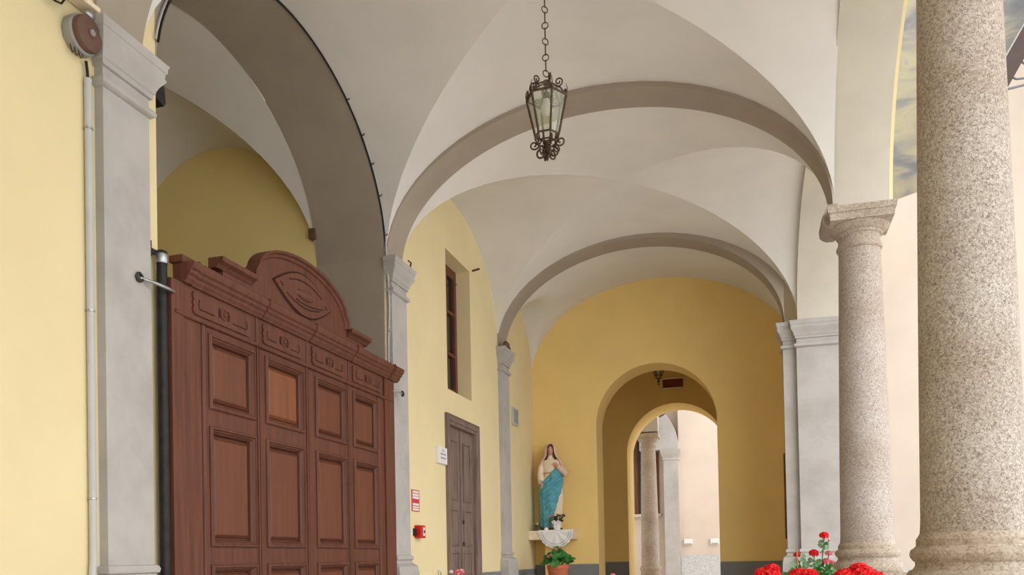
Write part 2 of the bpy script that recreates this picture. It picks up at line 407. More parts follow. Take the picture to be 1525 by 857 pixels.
# ------------------------------------------------------------------ granite columns
def column(x, y, m, label, full=True):
    e = thing('granite_column', label, 'column', (x, y, 0))
    MB().box(x-0.27, x+0.27, y-0.27, y+0.27, 0, 0.96).build('pedestal', 'granite_smooth', e)
    b = MB().lathe([(0.238, 1.035), (0.245, 1.05), (0.25, 1.075), (0.246, 1.10), (0.236, 1.115), (0.222, 1.12), (0.212, 1.135), (0.212, 1.15), (0.22, 1.155), (0.23, 1.17), (0.232, 1.185),
                    (0.226, 1.20), (0.216, 1.206), (0.207, 1.215), (0.207, 1.24), (0.197, 1.255), (0.19, 1.27)], x, y, 40)
    b.box(x-0.25, x+0.25, y-0.25, y+0.25, 0.94, 1.037)
    b.build('base', 'granite_smooth', e, 28)
    pr = [(0.192, 1.26), (0.1885, 1.32)]
    for k in range(1, 15):
        t = k/14; pr.append((0.188-0.038*t**1.25, 1.32+2.17*t))
    MB().lathe(pr, x, y, 48).build('shaft', m, e, 60)
    MB().lathe([(0.15, 3.485), (0.158, 3.49), (0.166, 3.505), (0.164, 3.52), (0.155, 3.527), (0.155, 3.54), (0.15, 3.55), (0.152, 3.59), (0.164, 3.596), (0.168, 3.606), (0.166, 3.615), (0.178, 3.62),
                (0.196, 3.635), (0.212, 3.65), (0.218, 3.664), (0.215, 3.672)], x, y, 40).build('capital', 'granite_smooth', e, 40)
    MB().rectloft(x, x, y, y, [(3.668, 0.222), (3.72, 0.228), (3.725, 0.236), (3.755, 0.24), (3.77, 0.238)], px0=1).build('abacus', 'granite_smooth', e)
    return e
column(0.818, 6.974, 'granite_far', 'pale granite column in front of the broad pilaster')
column(0.83, 3.74, 'granite_near', 'thick speckled granite column nearest the red geraniums and iron canopy')
column(0.82, 0.506, 'granite_near', 'granite column standing one bay before the thick speckled column')
column(0.82, -2.73, 'granite_near', 'granite column nearest the closed end of the portico')
# stone corbel carrying the arch beside the far column
cb = MB().rectloft(0.60, 0.66, 6.86, 7.18, [(3.655, 0.0), (3.67, 0.03), (3.69, 0.05), (3.74, 0.055), (3.77, 0.04), (3.835, 0.01)], px0=1, px1=0, py0=0, py1=0)
struct('trim_17', cb, 'arch_grey', 'small moulded corbel under the arch beside the far column')

# ================================================================== OBJECTS
# ------------------------------------------------------------------ big wooden gate
def gate():
    XF = -2.98                                              # face of the leaves
    e = thing('wooden_gate', 'tall carved reddish-brown wooden gate with panelled leaves and curved pediment', 'gate', (-3.0, 5.33, 0))
    # outer frame
    for y0, y1, nm in ((3.872, 3.972, 'stile'), (6.60, 6.792, 'stile')):
        MB().cbox(-3.045, XF+0.012, y0, y1, 0.02, 2.74, 0.006).build(nm, 'gate_wood', e)
    for y0, y1 in ((3.978, 4.135), (6.50, 6.595)):
        MB().cbox(-3.04, XF, y0, y1, 0.02, 2.56, 0.006).build('stile', 'gate_wood', e)
    for y in (4.148, 4.162, 6.478, 6.49):
        MB().tube([(XF, y, 0.03), (XF, y, 2.55)], 0.009, 8).build('bead', 'gate_wood', e, 40)
    leaves = [(4.172, 4.715), (4.722, 5.325), (5.332, 5.955), (5.962, 6.47)]
    pan = [(4.205, 4.665), (4.79, 5.262), (5.432, 5.90), (6.022, 6.462)]
    rows = [(2.088, 2.515), (1.298, 1.984), (0.50, 1.188), (0.10, 0.40)]
    for k, ((l0, l1), (p0, p1)) in enumerate(zip(leaves, pan)):
        lf = MB()                                           # stiles and rails of the leaf
        lf.cbox(-3.03, XF, l0+0.004, p0, 0.02, 2.555, 0.006); lf.cbox(-3.03, XF, p1, l1-0.004, 0.02, 2.555, 0.004)
        zz = [0.02]+[v for r in rows[::-1] for v in r]+[2.555]
        for i in range(0, len(zz), 2): lf.box(-3.03, XF-0.001, p0, p1, zz[i], zz[i+1])
        lf = lf.build('leaf', 'gate_wood', e)
        for r, (z0, z1) in enumerate(rows):
            # frame moulding: stepped, sinking from the face to the panel
            mo = MB()
            st = [(-0.004, -0.004), (-0.004, 0.008), (0.002, 0.016), (0.012, 0.018), (0.016, 0.006), (0.022, 0.004), (0.026, -0.004), (0.036, -0.014), (0.038, -0.03), (0.042, -0.044)]
            rs = []
            for d, h in st:
                rs.append([(XF+h, p0+d, z0+d), (XF+h, p1-d, z0+d), (XF+h, p1-d, z1-d), (XF+h, p0+d, z1-d)])
            mo.rings(rs); mo.build('moulding', 'gate_wood', lf, 25)
            d = 0.04; pn = MB(); rs = []
            for dd, h in ((d, -0.047), (d, -0.042), (d+0.01, -0.042), (d+0.012, -0.03), (d+0.028, -0.014), (d+0.033, -0.012)):
                rs.append([(XF+h, p0+dd, z0+dd), (XF+h, p1-dd, z0+dd), (XF+h, p1-dd, z1-dd), (XF+h, p0+dd, z1-dd)])
            pn.rings(rs, cap=True); pn.build('panel', 'gate_panel_warm' if (k == 1 and r == 0) else 'gate_panel', lf)
        if k < 3: MB().tube([(XF+0.004, l1-0.018, 0.03), (XF+0.004, l1-0.018, 2.55)], 0.008, 8).build('bead', 'gate_wood', lf, 40)
    # astragal, frieze with carved fields, cornice
    MB().prism([(XF-0.03, 2.553), (XF+0.012, 2.553), (XF+0.02, 2.558), (XF+0.022, 2.566), (XF+0.018, 2.575), (XF+0.008, 2.58), (XF-0.03, 2.58)], 'y', 3.90, 6.775).build('astragal', 'gate_wood', e)
    fr = MB().box(-3.03, XF-0.004, 3.975, 6.62, 2.575, 2.745).build('frieze', 'gate_wood', e)
    cuts = [4.0, 4.70, 5.325, 5.96, 6.62]
    for k in range(4):
        y0, y1 = cuts[k], cuts[k+1]
        zc = 2.66
        if k: MB().tube([(XF-0.002, y0, 2.58), (XF-0.002, y0, 2.74)], 0.009, 8).build('bead', 'gate_wood', fr, 40)
        # raised field with notched ends
        a, b = y0+0.075, y1-0.075
        fp = MB().prism([(a, 2.60), (a+0.02, 2.595), (b-0.02, 2.595), (b, 2.60), (b+0.012, 2.625), (b, 2.64), (b+0.012, 2.66), (b, 2.68), (b+0.012, 2.70), (b, 2.722), (a, 2.722), (a-0.012, 2.70), (a, 2.68), (a-0.012, 2.66), (a, 2.64), (a-0.012, 2.625)], 'x', XF-0.005, XF+0.006).build('carved_field', 'gate_wood', fr)
        m_ = (y0+y1)/2
        for s_ in (-1, 1):                                  # carved grooves left and right of the rosette
            e0 = m_+s_*((b-a)/2-0.045)
            gr = MB().tube([(XF+0.006, e0, 2.685), (XF+0.006, e0+s_*0.008, 2.655), (XF+0.006, e0, 2.632), (XF+0.006, m_+s_*0.09, 2.632)], 0.0045, 5)
            gr.build('carved_line', 'gate_dark', fr)
        ro = MB()
        ro.lathe([(0.034, XF+0.004), (0.034, XF+0.012), (0.028, XF+0.016), (0.024, XF+0.010), (0.015, XF+0.010), (0.012, XF+0.02), (0.004, XF+0.023)], cy=m_, cz=zc, n=16, axis='x')
        ro.build('rosette', 'gate_wood', fr, 40)
        for s_ in (-1, 1): MB().tube([(XF+0.008, m_+s_*0.042, zc+0.028), (XF+0.01, m_+s_*0.05, zc), (XF+0.008, m_+s_*0.042, zc-0.028)], 0.0045, 5).build('carved_line', 'gate_dark', fr)
    cor = [(XF-0.05, 2.742), (XF+0.012, 2.742), (XF+0.018, 2.752), (XF+0.03, 2.765), (XF+0.034, 2.778), (XF+0.05, 2.79), (XF+0.052, 2.805), (XF+0.066, 2.815), (XF+0.072, 2.83), (XF+0.074, 2.85), (XF-0.05, 2.85)]
    cb = [3.965, 4.04, 4.755, 5.355, 6.0, 6.69, 6.86]
    for i in range(6):
        g = 0.012 if i in (0, 5) else 0.0
        c = MB().prism([(x+(g if x > XF else 0), z) for x, z in cor], 'y', cb[i]+0.003, cb[i+1]-0.003).build('cornice', 'gate_wood', e)
        if i: MB().prism([(x+0.007 if x > XF else x, z+(0.012 if z > 2.84 else 0)) for x, z in cor], 'y', cb[i]-0.014, cb[i]+0.004).build('cornice_block', 'gate_wood', c)
    MB().cbox(-3.045, XF+0.02, 3.955, 6.74, 2.848, 2.89, 0.004).build('top_board', 'gate_wood', e)
    # pediment board with curved top
    YC = 5.29
    arc = lambda k, g: (YC-(0.60+g)*cos(PI*k/28), 3.035+(0.235+g)*sin(PI*k/28))
    poly = [(4.355, 2.88), (4.355, 2.955), (4.66, 2.955), (4.66, 3.0)]+[arc(k, 0) for k in range(1, 28)]+[(5.92, 3.0), (5.94, 2.955), (6.225, 2.955), (6.225, 2.88)]
    pd = MB().prism(poly, 'x', -3.03, XF+0.0).build('pediment', 'gate_wood', e)
    # moulding along the curved top and the flat shoulders
    pts = [(4.655, 2.975)]+[(YC-0.63, 3.02)]+[arc(k, 0.0) for k in range(1, 28)]+[(YC+0.63, 3.02), (5.925, 2.975)]
    prof = [(-0.05, 0.0), (0.0, 0.0), (0.012, 0.008), (0.016, 0.022), (0.034, 0.03), (0.04, 0.045), (-0.05, 0.045)]
    rs = []
    for i, (y, z) in enumerate(pts):
        p, q = pts[max(0, i-1)], pts[min(len(pts)-1, i+1)]
        t = Vector((q[0]-p[0], q[1]-p[1])).normalized(); nn = Vector((-t.y, t.x))
        rs.append([(XF+px, y+nn.x*(h-0.03), z+nn.y*(h-0.03)) for px, h in prof])
    MB().rings(rs, cap=True).build('arched_moulding', 'gate_wood', pd, 35)
    for y0, y1 in ((4.285, 4.655), (5.94, 6.29)):
        MB().prism([(XF-0.05, 2.925), (XF+0.004, 2.925), (XF+0.02, 2.945), (XF+0.045, 2.96), (XF+0.05, 2.985), (XF-0.05, 2.985)], 'y', y0, y1).build('shoulder_cap', 'gate_wood', pd)
    # carved eye
    def lens(a, h, x0, x1, dz=0):
        up = [(YC-a+2*a*k/16, 3.045+dz+h*sin(PI*k/16)) for k in range(17)]
        dn = [(YC+a-2*a*k/16, 3.045+dz-h*sin(PI*k/16)) for k in range(1, 16)]
        return up+dn
    MB().prism(lens(0.385, 0.14, 0, 0), 'x', XF-0.004, XF+0.012).build('carved_eye', 'gate_wood', pd)
    o = lens(0.395, 0.148, 0, 0)
    MB().tube([(XF+0.004, y, z) for y, z in o], 0.0055, 5, closed=True).build('carved_line', 'gate_dark', pd)
    for sg, ya, yb, h in ((1, -0.20, 0.24, 0.095), (-1, -0.24, 0.20, 0.085), (-1, -0.12, 0.26, 0.06)):
        MB().tube([(XF+0.012, YC+ya+(yb-ya)*k/12, 3.045+sg*h*sin(PI*(ya+(yb-ya)*k/12+0.36)/0.72)) for k in range(13)], 0.0055, 5).build('carved_line', 'gate_dark', pd)
    for y, z in ((-0.30, 0.0), (0.30, 0.0)): MB().tube([(XF+0.012, YC+y-0.015, 3.045+z+0.01), (XF+0.012, YC+y+0.015, 3.045+z-0.01)], 0.006, 5).build('carved_line', 'gate_dark', pd)
    MB().ball((XF+0.012, YC, 3.045), 0.022, 0.12, 0.035).build('carved_boss', 'gate_wood', pd, 60)
    MB().box(XF, XF+0.0015, YC+0.03, YC+0.036, 2.90, 3.25).build('joint_line', 'gate_dark', pd)
    return e
gate()
# dark steel post next to the gate with its clamp
e = thing('steel_post', 'dark upright steel post with bright collar between near pilaster and gate', 'post', (-3.0, 3.83, 0))
MB().lathe([(0.027, 0.0), (0.027, 2.80)], -3.0, 3.838, 20).build('tube', 'black_iron', e, 60)
MB().lathe([(0.031, 2.80), (0.033, 2.805), (0.033, 2.845), (0.031, 2.85)], -3.0, 3.838, 24).build('collar', 'steel', e, 60)
MB().lathe([(0.031, 2.85), (0.028, 2.865), (0.015, 2.872)], -3.0, 3.838, 24).build('cap', 'iron_dark', e, 60)
b = MB(); b.box(-3.03, -3.01, 3.765, 3.81, 2.84, 2.865); b.box(-3.06, -3.005, 3.757, 3.768, 2.82, 2.90)
b.build('bracket', 'iron_dark', e)
def hook(pts, label, ring):
    e = thing('iron_hook', label, 'hook', pts[0])
    MB().tube(pts, 0.009, 8).build('rod', 'steel', e, 60)
    x, y, z = ring
    MB().tube([(x+0.004*sin(3*k), y+0.02*cos(2*PI*k/12), z+0.02*sin(2*PI*k/12)) for k in range(12)], 0.008, 6, closed=True).build('eye', 'iron_dark', e, 60)
    return e
hook([(-2.995, 3.665, 2.67), (-2.955, 3.73, 2.658), (-2.935, 3.79, 2.65), (-2.945, 3.86, 2.655), (-2.965, 3.89, 2.66)], 'thin iron hook from the near pilaster to the gate', (-2.99, 3.655, 2.67))
hook([(-2.97, 6.78, 2.66), (-2.94, 6.82, 2.66), (-2.94, 6.90, 2.655)], 'thin iron hook at the gate edge by the second pilaster', (-2.94, 6.915, 2.655))

# ------------------------------------------------------------------ fittings on the left wall
e = thing('cable_conduit', 'grey-white plastic conduit running down beside the near pilaster', 'conduit', (-3.028, 3.385, 0))
MB().tube([(-3.025, 3.325, 0.0), (-3.025, 3.335, 1.05), (-3.028, 3.358, 1.22), (-3.03, 3.36, 1.4), (-3.03, 3.36, 3.54)], 0.0175, 14).build('pipe', 'plastic_white', e, 60)
for z in (1.52, 2.42, 3.30): MB().rings([[(-3.03+r*cos(2*PI*i/14), 3.36+r*sin(2*PI*i/14), zz) for i in range(14)] for zz, r in ((z-.006,.018),(z-.005,.021),(z+.005,.021),(z+.006,.018))]).build('clip', 'steel', e, 60)
MB().tube([(-3.03, 3.36, 3.53), (-3.03, 3.358, 3.57), (-3.03, 3.35, 3.62)], 0.007, 6).build('cable', 'black_iron', e, 60)
e = thing('alarm_bell', 'round brown alarm bell fixed above the conduit on yellow wall', 'bell', (-3.05, 3.285, 3.70))
MB().lathe([(0.085, -3.05), (0.092, -3.04), (0.092, -3.0), (0.085, -2.992)], cy=3.305, cz=3.715, n=12, axis='x').build('back_box', 'plastic_grey', e, 40)
MB().lathe([(0.082, -2.993), (0.084, -2.98), (0.078, -2.965), (0.05, -2.957), (0.024, -2.955), (0.022, -2.95)], cy=3.305, cz=3.715, n=32, axis='x').build('gong', 'bell_brown', e, 40)
MB().lathe([(0.015, -2.953), (0.015, -2.945), (0.008, -2.943), (0.007, -2.939)], cy=3.305, cz=3.715, n=16, axis='x').build('bolt', 'plastic_grey', e, 40)
for y in (3.24, 3.265, 3.29): MB().tube([(-3.02, y, 3.64), (-3.01, y+0.004, 3.60), (-3.005, y+0.012, 3.61), (-3.01, y+0.014, 3.63)], 0.003, 5).build('wire', 'rust_iron', e)
e = thing('flood_lamp', 'black flood lamp on cream bracket above the alarm bell', 'lamp', (-3.05, 3.2, 3.84))
MB().cbox(-3.048, -2.97, 3.20, 3.38, 3.86, 3.885, 0.004).build('bracket', 'plaster_cream', e)
MB().lathe([(0.05, 3.06), (0.062, 3.07), (0.062, 3.19), (0.05, 3.2)], cx=-2.98, cz=3.875, n=20, axis='y').build('housing', 'black_iron', e, 40)
MB().ball((-2.985, 3.325, 3.82), 0.018, 0.03, 0.02).build('knuckle', 'steel', e, 60)
MB().tube([(-3.0, 3.06, 3.86), (-3.0, 3.07, 3.80), (-3.0, 3.13, 3.77), (-3.01, 3.18, 3.79), (-3.0, 3.20, 3.83)], 0.005, 6).build('cable', 'black_iron', e, 60)
e = thing('spot_lamp', 'small black spot lamp tucked behind the near pilaster capital', 'lamp', (-3.1, 3.92, 3.72))
MB().prism([(3.88, 3.74), (3.965, 3.72), (3.98, 3.74), (3.965, 3.85), (3.88, 3.81)], 'x', -3.17, -3.07).build('housing', 'black_iron', e)
MB().box(-3.14, -3.10, 3.868, 3.89, 3.75, 3.80).build('bracket', 'black_iron', e)
# cable clipped along the recess arch edge
ell = lambda t, g: (5.34+(1.47+g)*cos(t), ZS+(1.188+g)*sin(t))
e = thing('arch_cable', 'dark cable clipped along the edge of the arch over the gate', 'cable', (-3.03, 5.3, 3.8))
for g, m_, r_ in ((0.012, 'black_iron', 0.007), (0.03, 'plastic_white', 0.006)):
    MB().tube([(-3.035, *ell(PI*k/60, g)) for k in range(0, 58)], r_, 6).build('cable', m_, e, 60)
for t in (0.16, 0.42, 0.62, 0.80, 1.02, 2.75):
    y, z = ell(t, 0.02); y2, z2 = ell(t, -0.0)
    MB().tube([(-3.04, y, z), (-3.015, y, z), (-3.01, y, z+0.012)], 0.005, 6).build('hook_nail', 'iron_dark', e, 60)
e = thing('wall_cable', 'white cable hanging down between gate arch and second pilaster', 'cable', (-3.03, 6.83, 2.85))
MB().tube([(-3.035, 6.812, 4.05), (-3.03, 6.822, 3.85), (-3.02, 6.835, 3.6), (-3.02, 6.846, 3.4), (-3.035, 6.845, 3.1), (-3.035, 6.84, 2.6)], 0.009, 8).build('cable_run', 'plastic_white', e, 60)
for z in (3.5, 3.2): MB().ball((-3.02, 6.845, z), 0.012).build('clip', 'steel', e, 60)
tag(MB().cbox(-3.74, -3.68, 6.74, 6.81, 4.06, 4.15, 0.004).build('junction_box', 'bell_brown'), 'small brown junction box on the recess jamb above the gate', 'box')
# nails on the capitals
tag(MB().tube([(-2.97, 7.20, 3.84), (-2.96, 7.21, 3.91), (-2.985, 7.20, 3.93)], 0.008, 6).build('iron_nail', 'rust_iron'), 'bent iron nail on top of the second pilaster capital', 'nail')
tag(MB().tube([(-3.05, 9.26, 4.50), (-2.96, 9.26, 4.515)], 0.011, 6).build('iron_peg', 'rust_iron'), 'iron peg sticking out of yellow wall beside the window', 'peg')
b = thing('spot_lamp', 'tiny dark spot lamp on top of the slim pilaster capital', 'lamp', (-2.98, 10.3, 3.845))
MB().lathe([(0.02, 10.22), (0.034, 10.235), (0.034, 10.32), (0.02, 10.34)], cx=-2.95, cz=3.885, n=12, axis='y').build('housing', 'bell_brown', b, 40)
MB().box(-2.97, -2.93, 10.33, 10.40, 3.843, 3.868).build('bracket', 'black_iron', b)

# window
e = thing('window_1', 'tall narrow window with dark brown casement in deep yellow reveal', None, (-3.25, 8.765, 2.98), kind='structure')
XW = -3.215
fr = MB()
fr.box(XW-0.07, XW, 8.37, 8.43, 2.98, 4.46); fr.box(XW-0.07, XW, 9.10, 9.16, 2.98, 4.46)
fr.box(XW-0.07, XW, 8.43, 9.10, 4.38, 4.46); fr.box(XW-0.07, XW, 8.43, 9.10, 2.98, 3.05)
fr.build('frame', 'window_wood', e)
zs_ = [(3.05, 3.46), (3.49, 3.93), (3.96, 4.38)]
for y0, y1 in ((8.43, 8.765), (8.765, 9.10)):
    sa = MB()
    sa.cbox(XW-0.045, XW+0.015, y0+0.002, y0+0.05, 3.052, 4.378); sa.cbox(XW-0.045, XW+0.015, y1-0.05, y1-0.002, 3.052, 4.378)
    for z in (3.052, 3.455, 3.925, 4.345): sa.box(XW-0.045, XW+0.01, y0+0.05, y1-0.05, z, z+0.035)
    sa = sa.build('casement', 'window_wood', e)
    for z0, z1 in zs_: MB().box(XW-0.025, XW-0.018, y0+0.05, y1-0.05, z0+0.03, z1).build('pane', 'dark_glass', sa)
MB().tube([(XW+0.02, 9.085, 4.30), (XW+0.05, 9.05, 4.30)], 0.008, 6).build('latch', 'steel', e)

# brown panelled door
e = thing('door_1', 'weathered brown double door with carved panels in moulded frame', None, (-3.05, 8.80, 0), kind='structure')
def casing():
    prof = [(-0.01, 0.0), (0.03, 0.0), (0.034, 0.012), (0.026, 0.02), (0.026, 0.05), (0.034, 0.056), (0.034, 0.07), (0.022, 0.076), (0.018, 0.105), (0.0, 0.11), (-0.06, 0.11)]
    y0, y1, zt = 8.262, 9.335, 2.715
    rs = []
    for cy_, cz_, sy, sz in ((y0, 0.0, 1, 0), (y0, zt, 1, -1), (y1, zt, -1, -1), (y1, 0.0, -1, 0)):
        rs.append([(WL+px, cy_+sy*d, cz_+sz*d) for px, d in prof])
    return MB().rings(rs, closed=False)
casing().build('casing', 'old_wood', e)
XD = WL-0.03
for y0, y1 in ((8.372, 8.797), (8.803, 9.225)):
    lf = MB(); rows = [(0.10, 0.78), (0.86, 1.27), (1.34, 1.73), (1.83, 2.47)]
    a, b_ = y0+0.085, y1-0.085
    lf.box(XD-0.05, XD, y0, a, 0.01, 2.605); lf.box(XD-0.05, XD, b_, y1, 0.01, 2.605)
    zz = [0.01]+[v for r in rows for v in r]+[2.605]
    for i in range(0, len(zz), 2): lf.box(XD-0.05, XD, a, b_, zz[i], zz[i+1])
    lf = lf.build('leaf', 'old_wood', e)
    for z0, z1 in rows:
        rs = [[(XD+h, a+d, z0+d), (XD+h, b_-d, z0+d), (XD+h, b_-d, z1-d), (XD+h, a+d, z1-d)] for d, h in ((-0.004, -0.002), (-0.004, 0.008), (0.008, 0.014), (0.016, 0.006), (0.02, -0.034), (0.032, -0.036), (0.055, -0.016), (0.058, -0.014))]
        MB().rings(rs, cap=True).build('panel', 'old_wood', lf)
MB().tube([(XD+0.006, 8.80, 0.02), (XD+0.006, 8.80, 2.6)], 0.012, 8).build('meeting_bead', 'old_wood', e, 40)
for z in (1.60, 1.36): MB().lathe([(0.02, XD), (0.022, XD+0.01), (0.012, XD+0.018)], cy=8.86, cz=z, n=14, axis='x').build('lock', 'black_iron', e, 40)
tag(MB().box(XD-0.4, XD-0.30, 8.30, 9.30, 0.0, 2.7).build('wall_dark_backing', 'shadow_room'), 'solid dark slab standing in for the unlit room behind the brown door', kind='structure')  # solid slab, coloured dark in place of real room shade

# signs and alarm
e = thing('door_plaque', 'small white plaque with grey lettering left of the brown door', 'sign', (-3.05, 8.1, 2.16))
MB().cbox(-3.05, -3.02, 7.975, 8.24, 2.165, 2.335, 0.004).build('board', 'sign_white', e)
for z, y0, y1 in ((2.262, 8.045, 8.20), (2.222, 8.05, 8.195)):
    w = MB(); y = y0; random.seed(int(z*1000))
    while y < y1:
        L = random.uniform(0.008, 0.02); w.box(-3.02, -3.0188, y, min(y+L, y1), z-0.008, z+0.008); y += L+0.005
    tag(w.build('lettering', 'ink_grey', e), kind='stuff')
MB().lathe([(0.016, -3.02), (0.016, -3.0188)], cy=8.12, cz=2.30, n=16, axis='x').build('emblem', 'ink_grey', e)
e = thing('instruction_sign', 'small red sign with white text boxes on wall above fire alarm', 'sign', (-3.05, 7.42, 1.65))
MB().box(-3.05, -3.044, 7.335, 7.52, 1.65, 1.852).build('board', 'sign_red', e)
for z0, z1 in ((1.822, 1.842), (1.795, 1.815), (1.768, 1.79), (1.706, 1.726), (1.682, 1.698), (1.658, 1.676)):
    MB().box(-3.044, -3.0425, 7.352, 7.503, z0, z1).build('text_box', 'sign_white', e)
e = thing('fire_alarm', 'red fire alarm call point on yellow wall beside pilaster', 'fire alarm', (-3.05, 7.48, 1.40))
MB().cbox(-3.05, -2.99, 7.395, 7.525, 1.40, 1.52, 0.006).build('case', 'alarm_red', e)
MB().box(-2.99, -2.987, 7.462, 7.508, 1.42, 1.50).build('glass_plate', 'sign_white', e)
MB().lathe([(0.014, -2.988), (0.014, -2.984)], cy=7.485, cz=1.46, n=16, axis='x').build('button', 'black_iron', e)
MB().box(-3.05, -3.02, 7.36, 7.38, 1.42, 1.49).build('side_switch', 'black_iron', e)
e = thing('wall_vent', 'narrow white louvred vent high on wall past the slim pilaster', 'vent', (-3.05, 10.92, 2.95))
MB().cbox(-3.05, -3.02, 10.79, 11.04, 2.96, 3.19, 0.005).build('frame', 'plastic_white', e)
for k in range(3): MB().box(-3.022, -3.012, 10.83+0.07*k, 10.865+0.07*k, 2.985, 3.165).build('slat', 'plastic_grey', e)

# ------------------------------------------------------------------ hanging lanterns
def spiral(c, ax, az, r0, turns, start, n=18, inward=1):
    # flat scroll: c centre, ax horizontal unit vector, az vertical; radius shrinks along the path
    pts = []
    for k in range(n+1):
        t = k/n; r = r0*(1-0.78*t); a = start+inward*2*PI*turns*t
        pts.append((c[0]+ax[0]*r*cos(a), c[1]+ax[1]*r*cos(a), c[2]+az*r*sin(a)))
    return pts
def lantern(cx, cy, ztop, zg1, zg0, r1, r0, zceil, label, detail=True, rot=-0.02):
    e = thing('hanging_lantern', label, 'lantern', (cx, cy, zg0-0.16))
    A = [rot+PI/3*k for k in range(6)]
    P = lambda a, r, z: (cx+r*cos(a), cy+r*sin(a), z)
    for k in range(6):
        a, b = A[k], A[(k+1) % 6]
        MB().tube([P(a, r1, zg1), P(a, r0, zg0)], 0.0075, 6).build('corner_bar', 'rust_iron', e)
        i1, i0 = r1-0.003, r0-0.003
        MB().add([P(a, i1, zg1), P(b, i1, zg1), P(b, i0, zg0), P(a, i0, zg0)], [(0, 1, 2, 3)]).build('glass_pane', 'pane_glass', e)
        MB().tube([P(a, r1, zg1), P(b, r1, zg1)], 0.007, 6).build('top_rail', 'rust_iron', e)
        MB().tube([P(a, r0, zg0), P(b, r0, zg0)], 0.006, 6).build('bottom_rail', 'rust_iron', e)
        MB().tube([P(a, r0, zg0), P(a, r0*0.88, zg0-0.045)], 0.005, 6).build('lower_bar', 'rust_iron', e)
        MB().tube([P(a, r0*0.88, zg0-0.045), P(b, r0*0.88, zg0-0.045)], 0.005, 6).build('lower_rail', 'rust_iron', e)
        # glazed roof
        MB().tube([P(a, r1*0.97, zg1), P(a, r1*0.72, zg1+0.05), P(a, r1*0.36, zg1+0.085), P(a, 0.012, zg1+0.10)], 0.005, 6).build('roof_bar', 'rust_iron', e)
        MB().add([P(a, r1*0.95, zg1), P(b, r1*0.95, zg1), P(b, r1*0.35, zg1+0.083), P(a, r1*0.35, zg1+0.083)], [(0, 1, 2, 3)]).build('roof_pane', 'pane_glass', e)
        if detail:
            m_ = (a+b)/2; rm = r1*0.866
            tx = (-sin(m_), cos(m_)); ox = (cos(m_), sin(m_)); oa = (cos(a), sin(a))
            for sg in (-1, 1):                              # crest scrolls on every side
                c = (cx+rm*cos(m_)+sg*tx[0]*0.033, cy+rm*sin(m_)+sg*tx[1]*0.033, zg1+0.03)
                MB().tube(spiral(c, (tx[0]*sg, tx[1]*sg), 1, 0.027, 1.3, -PI/2), 0.0042, 5).build('crest_scroll', 'rust_iron', e)
            MB().tube([P(a, r1, zg1), P(a, r1*1.05, zg1+0.04), P(a, r1*0.98, zg1+0.075)], 0.005, 5, r1=0.0015).build('spike', 'rust_iron', e)
            MB().tube(spiral((cx+r1*0.62*cos(a), cy+r1*0.62*sin(a), zg1+0.092), oa, 1, 0.03, 1.3, -PI/2), 0.005, 5).build('roof_scroll', 'rust_iron', e)
            MB().tube(spiral((cx+(r0*1.12)*cos(a), cy+(r0*1.12)*sin(a), zg0-0.05), oa, 1, 0.034, 1.3, PI*0.9), 0.0055, 5).build('foot_scroll', 'rust_iron', e)
            MB().tube(spiral((cx+r0*0.52*cos(a), cy+r0*0.52*sin(a), zg0-0.115), oa, 1, 0.036, 1.1, PI/2, inward=-1), 0.0065, 5).build('pendant_scroll', 'rust_iron', e)
    MB().lathe([(0.003, zg0-0.165), (0.012, zg0-0.14), (0.006, zg0-0.12), (0.02, zg0-0.10), (0.022, zg0-0.085), (0.01, zg0-0.07), (0.03, zg0-0.05), (0.03, zg0-0.045), (0.005, zg0-0.04)], cx, cy, 14).build('finial', 'rust_iron', e, 50)
    MB().lathe([(0.025, zg1+0.09), (0.028, zg1+0.10), (0.012, zg1+0.115), (0.006, ztop-0.02)], cx, cy, 14).build('cap', 'rust_iron', e, 50)
    b = MB().lathe([(0.004, zg1-0.115), (0.026, zg1-0.11), (0.04, zg1-0.085), (0.036, zg1-0.055), (0.022, zg1-0.03), (0.02, zg1+0.0)], cx, cy, 16).build('bulb', 'bulb', e, 60)
    MB().lathe([(0.022, zg1-0.01), (0.022, zg1+0.03), (0.008, zg1+0.035), (0.006, zg1+0.095)], cx, cy, 14).build('lamp_holder', 'iron_dark', b, 50)
    z = ztop; k = 0
    while z < zceil-0.02:                                   # chain: rings joined by straight links
        up = 0.024
        d = (1, 0) if k % 2 else (0.75, 0.66)
        MB().tube([(cx+d[0]*0.021*cos(2*PI*i/14), cy+d[1]*0.021*cos(2*PI*i/14), z+0.021+0.021*sin(2*PI*i/14)) for i in range(14)], 0.0036, 6, closed=True).build('chain_ring', 'rust_iron', e, 60)
        z += 0.042; z1 = min(z+0.062, zceil)
        MB().tube([(cx, cy, z-0.006), (cx, cy, z1+0.006)], 0.0045, 6).build('chain_link', 'rust_iron', e, 60)
        z = z1; k += 1
    MB().lathe([(0.03, zceil-0.004), (0.03, zceil+0.004), (0.01, zceil+0.006)], cx, cy, 14).build('ceiling_rose', 'rust_iron', e, 50)
    return e
lantern(-1.222, 5.30, 4.285, 4.148, 3.905, 0.132, 0.078, 5.045, 'wrought iron hexagonal lantern hanging on a long chain under the vault')
lantern(-1.40, 13.5, 4.47, 4.20, 4.02, 0.105, 0.062, 4.748, 'dark iron lantern hanging inside the yellow passage', detail=False)
e = thing('passage_sign', 'brown rectangular sign in pale frame above the far arch of the passage', 'sign', (-1.31, 15.05, 4.08))
MB().box(-1.49, -1.145, 15.06, 15.1, 4.115, 4.265).build('board', 'exit_brown', e)
MB().box(-1.49, -1.145, 15.04, 15.1, 4.265, 4.29).build('top_frame', 'plaster_cream', e)
